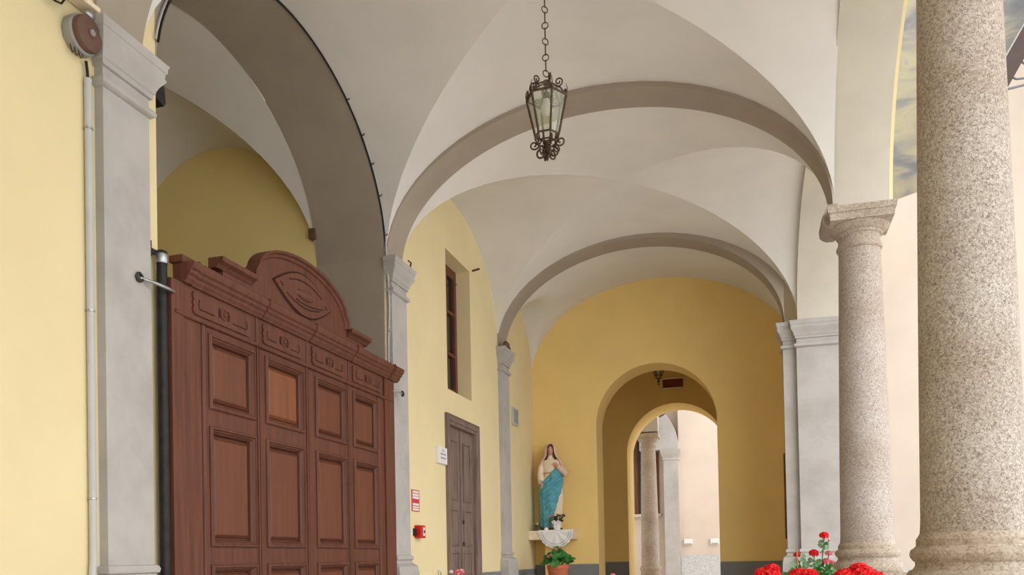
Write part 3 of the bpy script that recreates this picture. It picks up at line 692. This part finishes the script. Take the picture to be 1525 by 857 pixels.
MB().box(-1.49, -1.145, 15.04, 15.1, 4.09, 4.115).build('bottom_frame', 'plaster_cream', e)
tag(MB().tube([(-1.14, 15.085, 4.28), (-0.44, 15.085, 4.30)], 0.012, 8).build('passage_conduit', 'plaster_cream'), 'thin pale conduit leading from the brown passage sign', 'conduit')

# ------------------------------------------------------------------ plants
random.seed(7)
def leaf_mesh(name, r, m):
    n = 14; vs = [(0, 0, 0)]
    for i in range(n):
        a = 2*PI*i/n; q = r*(1.0 if i % 2 else 0.86)*(0.55 if i == 0 else 1)
        vs.append((q*cos(a), q*sin(a), 0.18*r+0.1*r*sin(3*a)))
    me = bpy.data.meshes.new(name); me.from_pydata(vs, [], [(0, 1+i, 1+(i+1) % n) for i in range(n)]); me.materials.append(MATS[m])
    return me
LEAF = {k: leaf_mesh('leaf', 1.0, m) for k, m in (('g', 'leaf_green'), ('p', 'leaf_pale'), ('d', 'leaf_dark'))}
def leaf(parent, loc, r, k='g', tilt=0.6):
    o = bpy.data.objects.new('leaf', LEAF[k]); C.objects.link(o); o.parent = parent
    p = ORG[parent.name]; o.location = (loc[0]-p[0], loc[1]-p[1], loc[2]-p[2]); o.scale = (r, r, r)
    o.rotation_mode = 'ZYX'; o.rotation_euler = (random.uniform(-tilt, tilt)+0.85, random.uniform(-tilt, tilt), random.uniform(0, 6.28))
    return o
def bloom(parent, c, r, m, n=36, flat=0.75, name='flower_head'):
    w = MB(); g = PI*(3-math.sqrt(5))
    for i in range(n):
        z = 1-1.5*(i+0.5)/n; q = math.sqrt(max(0, 1-z*z)); a = g*i
        d = Vector((q*cos(a), q*sin(a), z)); ctr = Vector(c)+Vector((d.x*r*0.72, d.y*r*0.72, d.z*r*0.72*flat))
        u = d.orthogonal().normalized(); v = d.cross(u); pr = r*0.36*random.uniform(0.85, 1.2)
        ph = random.uniform(0, 6.28)
        for k in range(5):
            t = ph+2*PI*k/5; f = u*cos(t)+v*sin(t); sdv = -u*sin(t)+v*cos(t)
            w.add([ctr, ctr+f*pr*0.7+sdv*pr*0.48+d*pr*0.35, ctr+f*pr*1.05+d*pr*0.25, ctr+f*pr*0.7-sdv*pr*0.48+d*pr*0.35], [(0, 1, 2, 3)])
    return w.build(name, m, parent)
def pot(parent, x, y, z0, z1, r):
    MB().lathe([(r*0.70, z0), (r*0.72, z0+0.005), (r*0.93, z1-0.06), (r*0.94, z1-0.055), (r, z1-0.053), (r*1.01, z1-0.004), (r*0.97, z1), (r*0.88, z1), (r*0.86, z1-0.03), (0.01, z1-0.035)], x, y, 28).build('pot', 'terracotta', parent, 40)
def stemtube(parent, a, b, r=0.004, bend=0.02):
    a = Vector(a); b = Vector(b); m_ = (a+b)/2+Vector((bend, 0, 0))
    MB().tube([a, m_, b], r, 5).build('stem', 'stem', parent, 60)

def stand(x0, x1, y0, y1, z, label):
    e = thing('plant_stand', label, 'stand', ((x0+x1)/2, (y0+y1)/2, 0))
    MB().cbox(x0, x1, y0, y1, z-0.04, z).build('top', 'granite_smooth', e)
    for x in (x0+0.03, x1-0.07):
        for y in (y0+0.03, y1-0.07): MB().box(x, x+0.04, y, y+0.04, 0, z-0.04).build('leg', 'granite_smooth', e)
stand(-0.12, 0.50, 2.82, 3.18, 0.72, 'stone stand under the vivid red geraniums in the terracotta trough')
e = thing('red_geranium', 'trough of vivid red geraniums with large flower heads near the thick column', 'geranium', (0.19, 3.0, 0.72))
tr = [(0.72, -0.03), (0.735, -0.03), (0.88, 0.0), (0.89, 0.012), (0.915, 0.012), (0.918, 0.0)]
MB().rings([[(-0.05-p, 2.90-p, z), (0.44+p, 2.90-p, z), (0.44+p, 3.10+p, z), (-0.05-p, 3.10+p, z)] for z, p in tr], cap=True).build('trough', 'terracotta', e)
for x, y, z, r in ((0.042, 3.0, 1.112, 0.05), (0.025, 3.01, 1.125, 0.035), (0.052, 3.0, 1.14, 0.03), (0.14, 3.02, 1.115, 0.042), (0.17, 3.0, 1.118, 0.036), (0.33, 3.0, 1.105, 0.065), (0.285, 2.99, 1.11, 0.045), (0.325, 3.0, 1.135, 0.036), (0.37, 3.0, 1.10, 0.045)):
    stemtube(e, (x*0.8+0.04, y, 0.91), (x, y, z-r*0.3), 0.0045); bloom(e, (x, y, z), r, 'petal_red', 44)
for k in range(26):
    leaf(e, (random.uniform(-0.04, 0.43), random.uniform(2.92, 3.08), random.uniform(0.95, 1.06)), random.uniform(0.03, 0.05))
for x, z in ((0.09, 1.112), (0.125, 1.12)): leaf(e, (x, 3.03, z), 0.028)
stand(0.05, 0.48, 4.32, 4.70, 0.66, 'stone stand under the leggy geranium in the round pot')
e = thing('leggy_geranium', 'leggy geranium with small red and pink heads before the far column base', 'geranium', (0.27, 4.5, 0.66))
pot(e, 0.27, 4.5, 0.66, 0.90, 0.13)
base = (0.28, 4.5, 0.90)
for (x, z, r, m_) in ((0.33, 1.28, 0.026, 'petal_red'), (0.28, 1.193, 0.027, 'petal_red'), (0.200, 1.185, 0.020, 'petal_red'), (0.350, 1.19, 0.020, 'petal_pink'), (0.338, 1.15, 0.024, 'petal_pink'), (0.362, 1.145, 0.016, 'petal_pink')):
    stemtube(e, base, (x, 4.5, z-r*0.4), 0.003, 0.006); bloom(e, (x, 4.5, z), r, m_, 20)
stemtube(e, (0.31, 4.5, 1.19), (0.352, 4.5, 1.252), 0.0018, 0.0); MB().ball((0.353, 4.5, 1.255), 0.006).build('bud', 'petal_pink', e, 60)
for x, z in ((0.318, 1.247), (0.337, 1.232), (0.312, 1.227), (0.325, 1.215), (0.34, 1.22), (0.262, 1.157), (0.275, 1.15), (0.30, 1.15), (0.226, 1.157), (0.23, 1.18), (0.212, 1.15)): leaf(e, (x, 4.5+random.uniform(-.02, .02), z), random.uniform(0.013, 0.02), 'p')
for k in range(80):
    leaf(e, (random.uniform(0.18, 0.38), random.uniform(4.42, 4.58), random.uniform(1.05, 1.142)), random.uniform(0.012, 0.022), 'g' if k % 3 else 'p')
MB().tube([(0.205, 4.47, 0.88), (0.199, 4.47, 1.232)], 0.0035, 6).build('support_stick', 'stick', e, 60)
stand(-2.02, -1.64, 4.82, 5.18, 0.66, 'stone stand under the pale petunias in front of the gate')
e = thing('potted_petunia', 'pale pink and white petunias in front of the brown door', 'petunia', (-1.83, 5.0, 0.66))
pot(e, -1.83, 5.0, 0.66, 0.90, 0.14)
for x, z, r, m_ in ((-1.893, 1.128, 0.016, 'petal_white'), (-1.908, 1.118, 0.01, 'petal_white'), (-1.82, 1.118, 0.016, 'petal_white'), (-1.772, 1.112, 0.03, 'petal_pink'), (-1.748, 1.120, 0.018, 'petal_pink'), (-1.752, 1.125, 0.014, 'petal_white'), (-1.79, 1.12, 0.016, 'petal_pink'), (-1.86, 1.06, 0.03, 'petal_pink')):
    stemtube(e, (-1.83, 5.0, 0.9), (x, 5.0, z-r*0.4), 0.003, 0.0); bloom(e, (x, 5.0, z), r, m_, 14)
for k in range(20): leaf(e, (random.uniform(-1.93, -1.73), random.uniform(4.92, 5.08), random.uniform(0.94, 1.05)), random.uniform(0.02, 0.035), 'p')
e = thing('potted_begonia', 'small pink flower tip rising before the passage opening', 'flower', (-1.45, 9.0, 0))
pot(e, -1.45, 9.0, 0, 0.6, 0.2)
for x, z, r in ((-1.46, 0.985, 0.04), (-1.50, 0.95, 0.035), (-1.42, 0.95, 0.04)): stemtube(e, (-1.45, 9.0, 0.6), (x, 9.0, z-r*0.4)); bloom(e, (x, 9.0, z), r, 'petal_pink', 18)
for k in range(14): leaf(e, (random.uniform(-1.57, -1.33), random.uniform(8.9, 9.1), random.uniform(0.66, 0.86)), 0.05)

# ------------------------------------------------------------------ shrine: shelf, cloth, statue, vase, pot
e = thing('stone_shelf', 'cream stone shelf on a post carrying the painted statue', 'shelf', (-2.73, 11.7, 0))
MB().cbox(-3.045, -2.415, 11.54, 11.93, 1.44, 1.57, 0.008).build('slab', 'plaster_cream', e)
MB().cbox(-2.84, -2.64, 11.66, 11.86, 0, 1.44, 0.01).build('post', 'back_yellow', e)
def doily():
    w = MB(); n = 44; rows = []
    xc, hw = -2.652, 0.24; yf = 11.528
    def pt(t, r):                                           # t 0..1 along the scalloped half disc
        a = PI*t; sc = 1+0.05*abs(sin(11*PI*t))*(r > 0.95)
        return (xc-hw*r*sc*cos(a), yf-0.006*sin(9*a)*r, 1.572-0.245*r*sc*sin(a))
    for r in (0.02, 0.3, 0.55, 0.75, 0.88, 0.92, 1.0): rows.append([pt(i/n, r) for i in range(n+1)])
    w.rings(rows, closed=False)
    w.add([(xc-hw, yf, 1.573), (xc+hw, yf, 1.573), (xc+hw, 11.63, 1.573), (xc-hw, 11.63, 1.573)], [(0, 1, 2, 3)])
    o = w.build('lace_cloth', 'cloth_white'); so_ = o.modifiers.new('thickness', 'SOLIDIFY'); so_.thickness = 0.003; so_.offset = 0.0
    tag(o, 'white half-round lace cloth hanging over the front of the stone shelf', 'cloth')
    ORG[o.name] = tuple(o.location)
    for r, nm in ((0.80, 'lace_border'), (0.93, 'lace_border')):
        MB().tube([(p[0], p[1]-0.003, p[2]) for p in (pt(i/n, r) for i in range(1, n))], 0.003, 5).build(nm, 'ink_grey', o)
doily()

def statue():
    e = thing('painted_statue', 'painted statue of a veiled woman in cream gown and blue mantle on shelf', 'statue', (-2.76, 11.765, 1.571), rotz=R(14), local=True)
    e.scale = (1.04, 0.95, 1.055)
    pf = [(0.03, .125, .11), (0.1, .128, .11), (0.25, .13, .11), (0.45, .142, .112), (0.6, .14, .108), (0.70, .125, .098), (0.765, .106, .088), (0.80, .11, .09), (0.86, .124, .092), (0.905, .132, .085), (0.94, .118, .07), (0.965, .075, .056), (0.985, .045, .046), (1.03, .038, .04)]
    def ab(z):
        for i in range(len(pf)-1):
            if z <= pf[i+1][0]:
                t = (z-pf[i][0])/(pf[i+1][0]-pf[i][0]); t = max(0, min(1, t)); t = t*t*(3-2*t)
                return pf[i][1]+(pf[i+1][1]-pf[i][1])*t, pf[i][2]+(pf[i+1][2]-pf[i][2])*t
        return pf[-1][1], pf[-1][2]
    cxz = lambda z: 0.012*sin(z*3.0)
    def surf(th, z, g=0.0, fold=0.0):
        a, d = ab(z); fz = max(0, min(1, (0.74-z)/0.3))
        k = 1+fold+0.05*fz*sin(11*th+2*sin(3*z))+0.025*(z < 0.93)*sin(19*th+z*9)
        return (cxz(z)+(a+g)*k*cos(th), (d+g)*k*sin(th), z)
    n = 64; zs = [0.03+(1.03-0.03)*j/46 for j in range(47)]
    MB().rings([[surf(2*PI*i/n, z) for i in range(n)] for z in zs], cap=True).build('gown', 'plaster_cream', e, 60)
    MB().lathe([(0.15, 0.0), (0.15, 0.02), (0.14, 0.035), (0.1, 0.04)], 0, 0, 24).build('plinth', 'leaf_dark', e, 40)
    a, d = ab(0.77)
    MB().tube([(cxz(.77)+(a+.004)*cos(t), (d+.004)*sin(t), 0.77) for t in [2*PI*i/32 for i in range(32)]], 0.009, 6, closed=True).build('belt', 'stick', e, 60)
    # head
    hd = MB(); rs = []
    for j in range(15):
        t = -PI/2+PI*j/14; q = max(cos(t), 0.02); z = 1.064+0.074*sin(t)
        jaw = 1-0.22*max(0, -sin(t)); rs.append([])
        for i in range(24):
            th = 2*PI*i/24; x = 0.047*q*jaw*cos(th); y = 0.056*q*sin(th)-0.008
            fr = max(0, -sin(th))**6
            nose = 0.014*max(0, 1-abs(z-1.052)/0.022)*max(0, -sin(th))**30
            eye = -0.006*max(0, 1-abs(z-1.072)/0.010)*fr*(1 if abs(cos(th)) > 0.25 else 0)
            lip = 0.004*max(0, 1-abs(z-1.028)/0.006)*max(0, -sin(th))**16
            rs[-1].append((x, y-nose-eye-lip, z))
    hd.rings(rs, cap=True)
    hd = hd.build('head', 'skin_paint', e, 60); hd.rotation_euler = (R(6), R(5), R(-8)); hd.location = (0.09, 0.11, 0.0); hd.location = (0, 0, 0)
    hd.rotation_euler = (0, 0, 0)
    for s_ in (-1, 1):
        MB().ball((0.018*s_, -0.058, 1.071), 0.006, 0.003, 0.003, 8, 6).build('eye', 'hair_paint', hd, 60)
    MB().ball((0, -0.062, 1.028), 0.010, 0.003, 0.003, 8, 6).build('mouth', 'petal_pink', hd, 60)
    # hair framing the face
    hair = MB(); rs = []
    for z, r_, o_ in ((1.135, .02, 1.6), (1.125, .040, 1.1), (1.11, .050, .95), (1.08, .053, .85), (1.04, .053, .8), (1.0, .055, .72), (.97, .065, .75), (.945, .07, .85)):
        rs.append([(r_*cos(-PI/2+o_+(2*PI-2*o_)*i/24), -0.006+r_*1.12*sin(-PI/2+o_+(2*PI-2*o_)*i/24), z) for i in range(25)])
    hair.rings(rs, closed=False); h_ = hair.build('hair', 'hair_paint', e, 60)
    md = h_.modifiers.new('thickness', 'SOLIDIFY'); md.thickness = 0.012
    # veil
    v = MB(); rs = []
    for z, wx, dy, o_ in ((1.165, .012, .02, .7), (1.155, .042, .056, .7), (1.13, .065, .074, .66), (1.08, .076, .083, .66), (1.03, .082, .087, .68), (.985, .096, .092, .76), (.945, .125, .095, .92), (.90, .146, .10, 1.05), (.82, .152, .10, 1.2), (.72, .156, .105, 1.35), (.64, .155, .105, 1.5)):
        row = []
        for i in range(41):
            th = -PI/2+o_+(2*PI-2*o_)*i/40; k = 1+0.03*sin(14*th+z*6)
            row.append((cxz(z)+wx*k*cos(th), dy*k*sin(th), z))
        rs.append(row)
    v.rings(rs, closed=False); v_ = v.build('veil', 'plaster_pink', e, 60)
    md = v_.modifiers.new('thickness', 'SOLIDIFY'); md.thickness = 0.008
    # blue mantle draped from her left elbow to her right hip
    G = MB(); N, Mz = 110, 96; idx = {}
    top = lambda x: 0.84+(x-0.09)*0.92 if x < 0.09 else 0.84
    def rightlim(z): return 0.165 if z > 0.62 else (0.165-(0.62-z)*0.33)
    def inside(x, y, z):
        if y > 0.02: return z < 0.60+0.1*max(0, x) and x < rightlim(z)-0.02
        return z < top(x) and x < rightlim(z)+0.0 and z > 0.045
    P3 = []
    for j in range(Mz+1):
        z = 0.04+0.82*j/Mz
        for i in range(N):
            th = 2*PI*i/N
            p = surf(th, z, 0.030)
            ph = 84*(p[2]-0.95*p[0]) if p[1] < 0.03 else 12*th
            kk = 1+0.075*sin(ph*(0.6+0.5*p[2])+1.5*sin(5*p[0]))+0.035*sin(15*th)
            kx = 1+(kk-1)*(0.25+0.75*abs(sin(th))**2)
            P3.append((p[0]*kx, p[1]*kk, z))
    used = {}
    fs = []
    for j in range(Mz):
        for i in range(N):
            q = (j*N+i, j*N+(i+1) % N, (j+1)*N+(i+1) % N, (j+1)*N+i)
            c = [sum(P3[t][k] for t in q)/4 for k in range(3)]
            if inside(*c): fs.append(q)
    mp = {}
    for q in fs:
        for t in q: mp.setdefault(t, len(mp))
    vs_ = [None]*len(mp)
    for t, k in mp.items(): vs_[k] = P3[t]
    G.add(vs_, [tuple(mp[t] for t in q) for q in fs])
    m_ = G.build('mantle', 'mantle_blue', e, 70)
    md = m_.modifiers.new('thickness', 'SOLIDIFY'); md.thickness = 0.012
    # arms with sleeves, hands with fingers
    def limb(pts, rad, name, m2):
        rs = []
        P = [Vector(p) for p in pts]
        w = MB(); u = None
        for i, p in enumerate(P):
            t = (P[min(i+1, len(P)-1)]-P[max(i-1, 0)]).normalized()
            u = t.orthogonal().normalized() if u is None else (u-t*u.dot(t)).normalized()
            vv = t.cross(u)
            rs.append([p+u*rad[i]*(1+0.08*sin(5*k))*cos(2*PI*k/14)+vv*rad[i]*(1+0.08*sin(5*k))*sin(2*PI*k/14) for k in range(14)])
        return w.rings(rs, cap=True).build(name, m2, e, 60)
    limb([(-.10, 0, .925), (-.128, -.01, .85), (-.142, -.03, .76), (-.138, -.06, .69), (-.13, -.085, .645)], [.036, .042, .043, .042, .046], 'sleeve', 'plaster_cream')
    limb([(.10, 0, .925), (.135, -.005, .86), (.17, -.02, .80), (.195, -.03, .765), (.215, -.035, .75)], [.036, .042, .05, .055, .04], 'sleeve', 'plaster_pink')
    limb([(.19, -.03, .77), (.15, -.08, .80), (.115, -.105, .835), (.09, -.112, .86)], [.046, .042, .036, .034], 'sleeve', 'plaster_pink')
    def hand(w0, d, side, ln):
        w0 = Vector(w0); d = Vector(d).normalized(); sv = Vector(side).normalized(); nn = d.cross(sv)
        h = MB(); rs = []
        for t, wd, th in ((0, .015, .012), (.012, .019, .011), (.03, .021, .010), (.042, .018, .008)):
            c = w0+d*t; rs.append([c+sv*wd*cos(2*PI*k/10)+nn*th*sin(2*PI*k/10) for k in range(10)])
        h.rings(rs, cap=True)
        for k, L in enumerate((.030, .036, .034, .027)):
            b0 = w0+d*.038+sv*(-.0135+.009*k)
            h.tube([b0, b0+d*L*0.5+nn*0.002, b0+d*L-nn*0.004], .0046, 6, r1=.0032)
        b0 = w0+d*.014+sv*.016
        h.tube([b0, b0+d*.014+sv*.012, b0+d*.03+sv*.014], .0052, 6, r1=.0038)
        return h.build('hand', 'skin_paint', e, 60)
    hand((.09, -.118, .86), (-.75, -.12, .45), (.4, 0, .9), 1)
    hand((-.128, -.092, .635), (.02, -.10, -1), (.9, -.3, 0), 1)
    return e
statue()
e = thing('flower_vase', 'small white beribboned pot of dark foliage at the feet of the statue', 'vase', (-2.645, 11.585, 1.575))
MB().lathe([(0.042, 1.576), (0.045, 1.585), (0.056, 1.665), (0.06, 1.67), (0.058, 1.675), (0.05, 1.675), (0.01, 1.67)], -2.645, 11.59, 20).build('pot', 'cloth_white', e, 40)
for s_ in (-1, 1):
    MB().tube([(-2.645, 11.535, 1.67), (-2.645+s_*0.03, 11.53, 1.7), (-2.645+s_*0.06, 11.532, 1.683), (-2.645+s_*0.03, 11.53, 1.665), (-2.645, 11.532, 1.667)], 0.012, 8).build('bow', 'cloth_white', e, 60)
    MB().add([(-2.645, 11.532, 1.67), (-2.645+s_*0.02, 11.53, 1.665), (-2.645+s_*0.032, 11.527, 1.6), (-2.645+s_*0.01, 11.527, 1.595)], [(0, 1, 2, 3)]).build('ribbon_tail', 'cloth_white', e)
for k in range(44):
    a = random.uniform(0, 6.28); r = random.uniform(0, 0.11)
    leaf(e, (-2.645+r*cos(a), 11.59+0.5*r*sin(a), random.uniform(1.685, 1.78)), random.uniform(0.016, 0.028), 'd' if k % 4 else 'g')
for x, z in ((-2.635, 1.79), (-2.585, 1.78), (-2.69, 1.775), (-2.73, 1.765)): bloom(e, (x, 11.57, z), 0.018, 'petal_pink', 12)
e = thing('candle_holder', 'small dark glass beside the statue base on the shelf', 'holder', (-2.93, 11.60, 1.571))
MB().lathe([(0.028, 1.572), (0.034, 1.575), (0.03, 1.615), (0.036, 1.65), (0.032, 1.652), (0.02, 1.615)], -2.93, 11.60, 16).build('cup', 'leaf_dark', e, 50)
MB().lathe([(0.012, 1.615), (0.012, 1.675), (0.002, 1.69)], -2.93, 11.60, 10).build('candle', 'plaster_pink', e, 50)
tag(MB().lathe([(0.025, 1.572), (0.032, 1.575), (0.032, 1.605), (0.015, 1.61), (0.012, 1.62)], -2.80, 11.59, 16).build('glass_votive', 'bulb', smooth=50), 'small pale votive glass between candle and flower pot on the shelf', 'votive')
stand(-2.66, -2.32, 10.76, 11.08, 0.80, 'stone stand below the terracotta pot at the shrine')
e = thing('potted_geranium', 'terracotta pot with broad green geranium leaves below the statue', 'geranium', (-2.49, 10.92, 0.80))
pot(e, -2.49, 10.92, 0.80, 1.095, 0.145)
random.seed(11)
for k in range(52):
    a = random.uniform(0, 6.28); r = random.uniform(0.0, 0.2)
    zt = 1.27-0.55*r+random.uniform(-0.07, 0.02)
    leaf(e, (-2.49+r*cos(a), 10.92+0.7*r*sin(a), max(1.11, zt)), random.uniform(0.045, 0.066), 'g', 0.6)
for k in range(8):
    a = 6.28*k/8; stemtube(e, (-2.49, 10.92, 1.06), (-2.49+0.12*cos(a), 10.92+0.08*sin(a), 1.18), 0.005)
for x, z in ((-2.50, 1.30), (-2.43, 1.315), (-2.60, 1.20), (-2.56, 1.22)): stemtube(e, (-2.49, 10.92, 1.06), (x, 10.88, z), 0.004); bloom(e, (x, 10.84, z), 0.024, 'petal_pink', 14)

# ------------------------------------------------------------------ brown folded shutter edge at the right of the back wall
tag(MB().cbox(0.345, 0.375, 10.42, 10.6, 1.36, 2.36, 0.004).build('wooden_shutter', 'window_wood'), 'thin dark wooden shutter edge behind the narrow grey pilaster strip', 'shutter')

# ------------------------------------------------------------------ gabled iron canopy on the courtyard facade
e = thing('entrance_canopy', 'brown gabled canopy with iron scrollwork on the courtyard facade', 'canopy', (3.2, 9.8, 5.5))
sl = 1.75
for s_ in (-1, 1):
    xx = lambda x: 3.2+s_*(x-3.2)
    MB().prism([(xx(2.27), 5.42), (xx(2.41), 5.58+0.0), (xx(3.2), 5.58+0.79*sl), (xx(3.2), 5.86+0.79*sl), (xx(2.27), 5.64)], 'y', 8.97, 9.03).build('raking_board', 'canopy_brown', e)
    MB().prism([(xx(2.27), 5.64), (xx(3.2), 5.86+0.79*sl), (xx(3.2), 5.875+0.79*sl), (xx(2.26), 5.652)], 'y', 8.97, 10.548).build('roof_slope', 'pane_glass', e)
    MB().tube([(xx(2.3), 9.0, 5.53), (xx(2.6), 9.0, 5.565), (xx(2.9), 9.0, 5.68), (xx(3.2), 9.0, 5.72)], 0.012, 8).build('tie_rod', 'scroll_grey', e, 60)
    MB().tube(spiral((xx(2.60), 9.0, 5.83), (s_, 0), 1, 0.10, 1.3, PI), 0.011, 8).build('scroll', 'scroll_grey', e, 60)
    MB().tube([(xx(2.42), 9.0, 5.66), (xx(2.47), 9.0, 5.625), (xx(2.56), 9.0, 5.62), (xx(2.66), 9.0, 5.68)], 0.011, 8).build('scroll', 'scroll_grey', e, 60)
# ------------------------------------------------------------------ second courtyard seen through the passage
struct('wall_far', MB().box(-1.8, 8, 21.75, 22.2, 0, 9), 'facade_pink', 'cream pink wall of the second courtyard')
struct('wall_far', MB().box(-7, -1.8, 22.0, 22.2, 0, 6), 'facade_pink', 'pale end wall of the far portico')
struct('wall_far', MB().box(-7.2, -7, 15.5, 22.2, 0, 6), 'facade_pink', 'pale side wall of the far portico')
struct('ceiling', MB().box(-7, -1.8, 15.5, 22.2, 5.3, 5.5), 'vault_white', 'pale unseen ceiling put over the far portico for shade')  # out of view, put in to keep the far portico shaded
struct('baseboard_far', MB().box(-1.79, 8, 21.70, 21.75, 0, 1.18), 'granite_dado', 'speckled granite plinth of the far courtyard wall')
w = MB().prism([(-2.75, 3.83), (-1.79, 3.83)]+[(-2.55+0.76*cos(R(a)), 3.83+1.12*sin(R(a))) for a in range(6, 91, 6)]+[(-2.75, 4.95)], 'y', 21.55, 21.9)
struct('trim_18', w, 'pilaster_grey', 'curved pale arch end rising from the far impost', 30)
w = MB().prism([(17.2, 3.62), (17.2, 5.3), (15.5, 5.3), (15.5, 4.80)]+[(15.35+1.65*cos(R(a)), 3.65+1.2*sin(R(a))) for a in range(80, -1, -8)], 'x', -2.22, -1.80)
struct('trim_19', w, 'pilaster_grey', 'pale springing of the far portico arch above its column', 30)
e = thing('trim_20', 'pale pilaster with moulded impost on the far courtyard wall', None, (-2.0, 21.6, 0), kind='structure')
MB().box(-2.16, -1.80, 21.55, 22.0, 0, 3.56).build('shaft', 'pilaster_grey', e)
MB().rectloft(-2.16, -1.80, 21.55, 22.0, [(3.55, 0), (3.57, .02), (3.60, .02), (3.62, 0.01), (3.66, .03), (3.72, .06), (3.78, .07), (3.82, .07), (3.83, 0)], px0=1, py1=0).build('impost', 'pilaster_grey', e, 30)
e = thing('granite_column', 'slender granite column of the far portico seen through the passage arch', 'column', (-2.02, 17.2, 0))
MB().lathe([(0.20, 0.0), (0.20, 0.90), (0.215, 0.905), (0.22, 0.93), (0.215, 0.955), (0.185, 0.97), (0.18, 1.0)], -2.02, 17.2, 28).build('base', 'granite_smooth', e, 40)
MB().lathe([(0.178, 0.99), (0.17, 2.0), (0.145, 3.35)], -2.02, 17.2, 32).build('shaft', 'granite_far', e, 60)
MB().lathe([(0.145, 3.34), (0.158, 3.36), (0.158, 3.38), (0.146, 3.39), (0.146, 3.45), (0.17, 3.47), (0.20, 3.52), (0.205, 3.54)], -2.02, 17.2, 28).build('capital', 'granite_smooth', e, 40)
MB().box(-2.245, -1.795, 16.975, 17.425, 3.54, 3.62).build('abacus', 'granite_smooth', e)
e = thing('window_2', 'tall dark-framed window behind the far slender column', None, (-2.6, 22, 2.2), kind='structure')
fr = MB(); fr.box(-2.95, -2.86, 21.95, 22.0, 2.25, 4.2); fr.box(-2.42, -2.33, 21.95, 22.0, 2.25, 4.2); fr.box(-2.86, -2.42, 21.95, 22.0, 4.1, 4.2)
fr.build('frame', 'window_wood', e)
MB().box(-2.86, -2.42, 21.97, 22.0, 2.25, 4.1).build('pane', 'dark_glass', e)
MB().box(-3.0, -2.28, 21.9, 22.0, 2.18, 2.25).build('sill', 'facade_pink', e)
for x, lab in ((-1.70, 'small white wall box beside the pale far pilaster'), (-1.06, 'small white wall box on the far pink wall')):
    q = thing('wall_box', lab, 'box', (x+0.1, 21.75, 1.44))
    MB().cbox(x, x+0.2, 21.68, 21.75, 1.44, 1.58, 0.01).build('cover', 'sign_white', q)
    MB().box(x+0.02, x+0.18, 21.675, 21.685, 1.45, 1.47).build('lip', 'plastic_grey', q)
e = thing('court_floodlight', 'black floodlight on the outer face of the far portico arch', 'lamp', (-1.75, 17.3, 4.0))
MB().prism([(-1.80, 4.14), (-1.62, 4.18), (-1.60, 4.14), (-1.72, 4.02), (-1.80, 3.98)], 'y', 17.22, 17.42).build('housing', 'black_iron', e)
MB().add([(-1.61, 17.22, 4.15), (-1.61, 17.42, 4.15), (-1.71, 17.42, 4.03), (-1.71, 17.22, 4.03)], [(0, 1, 2, 3)]).build('lens', 'steel', e)
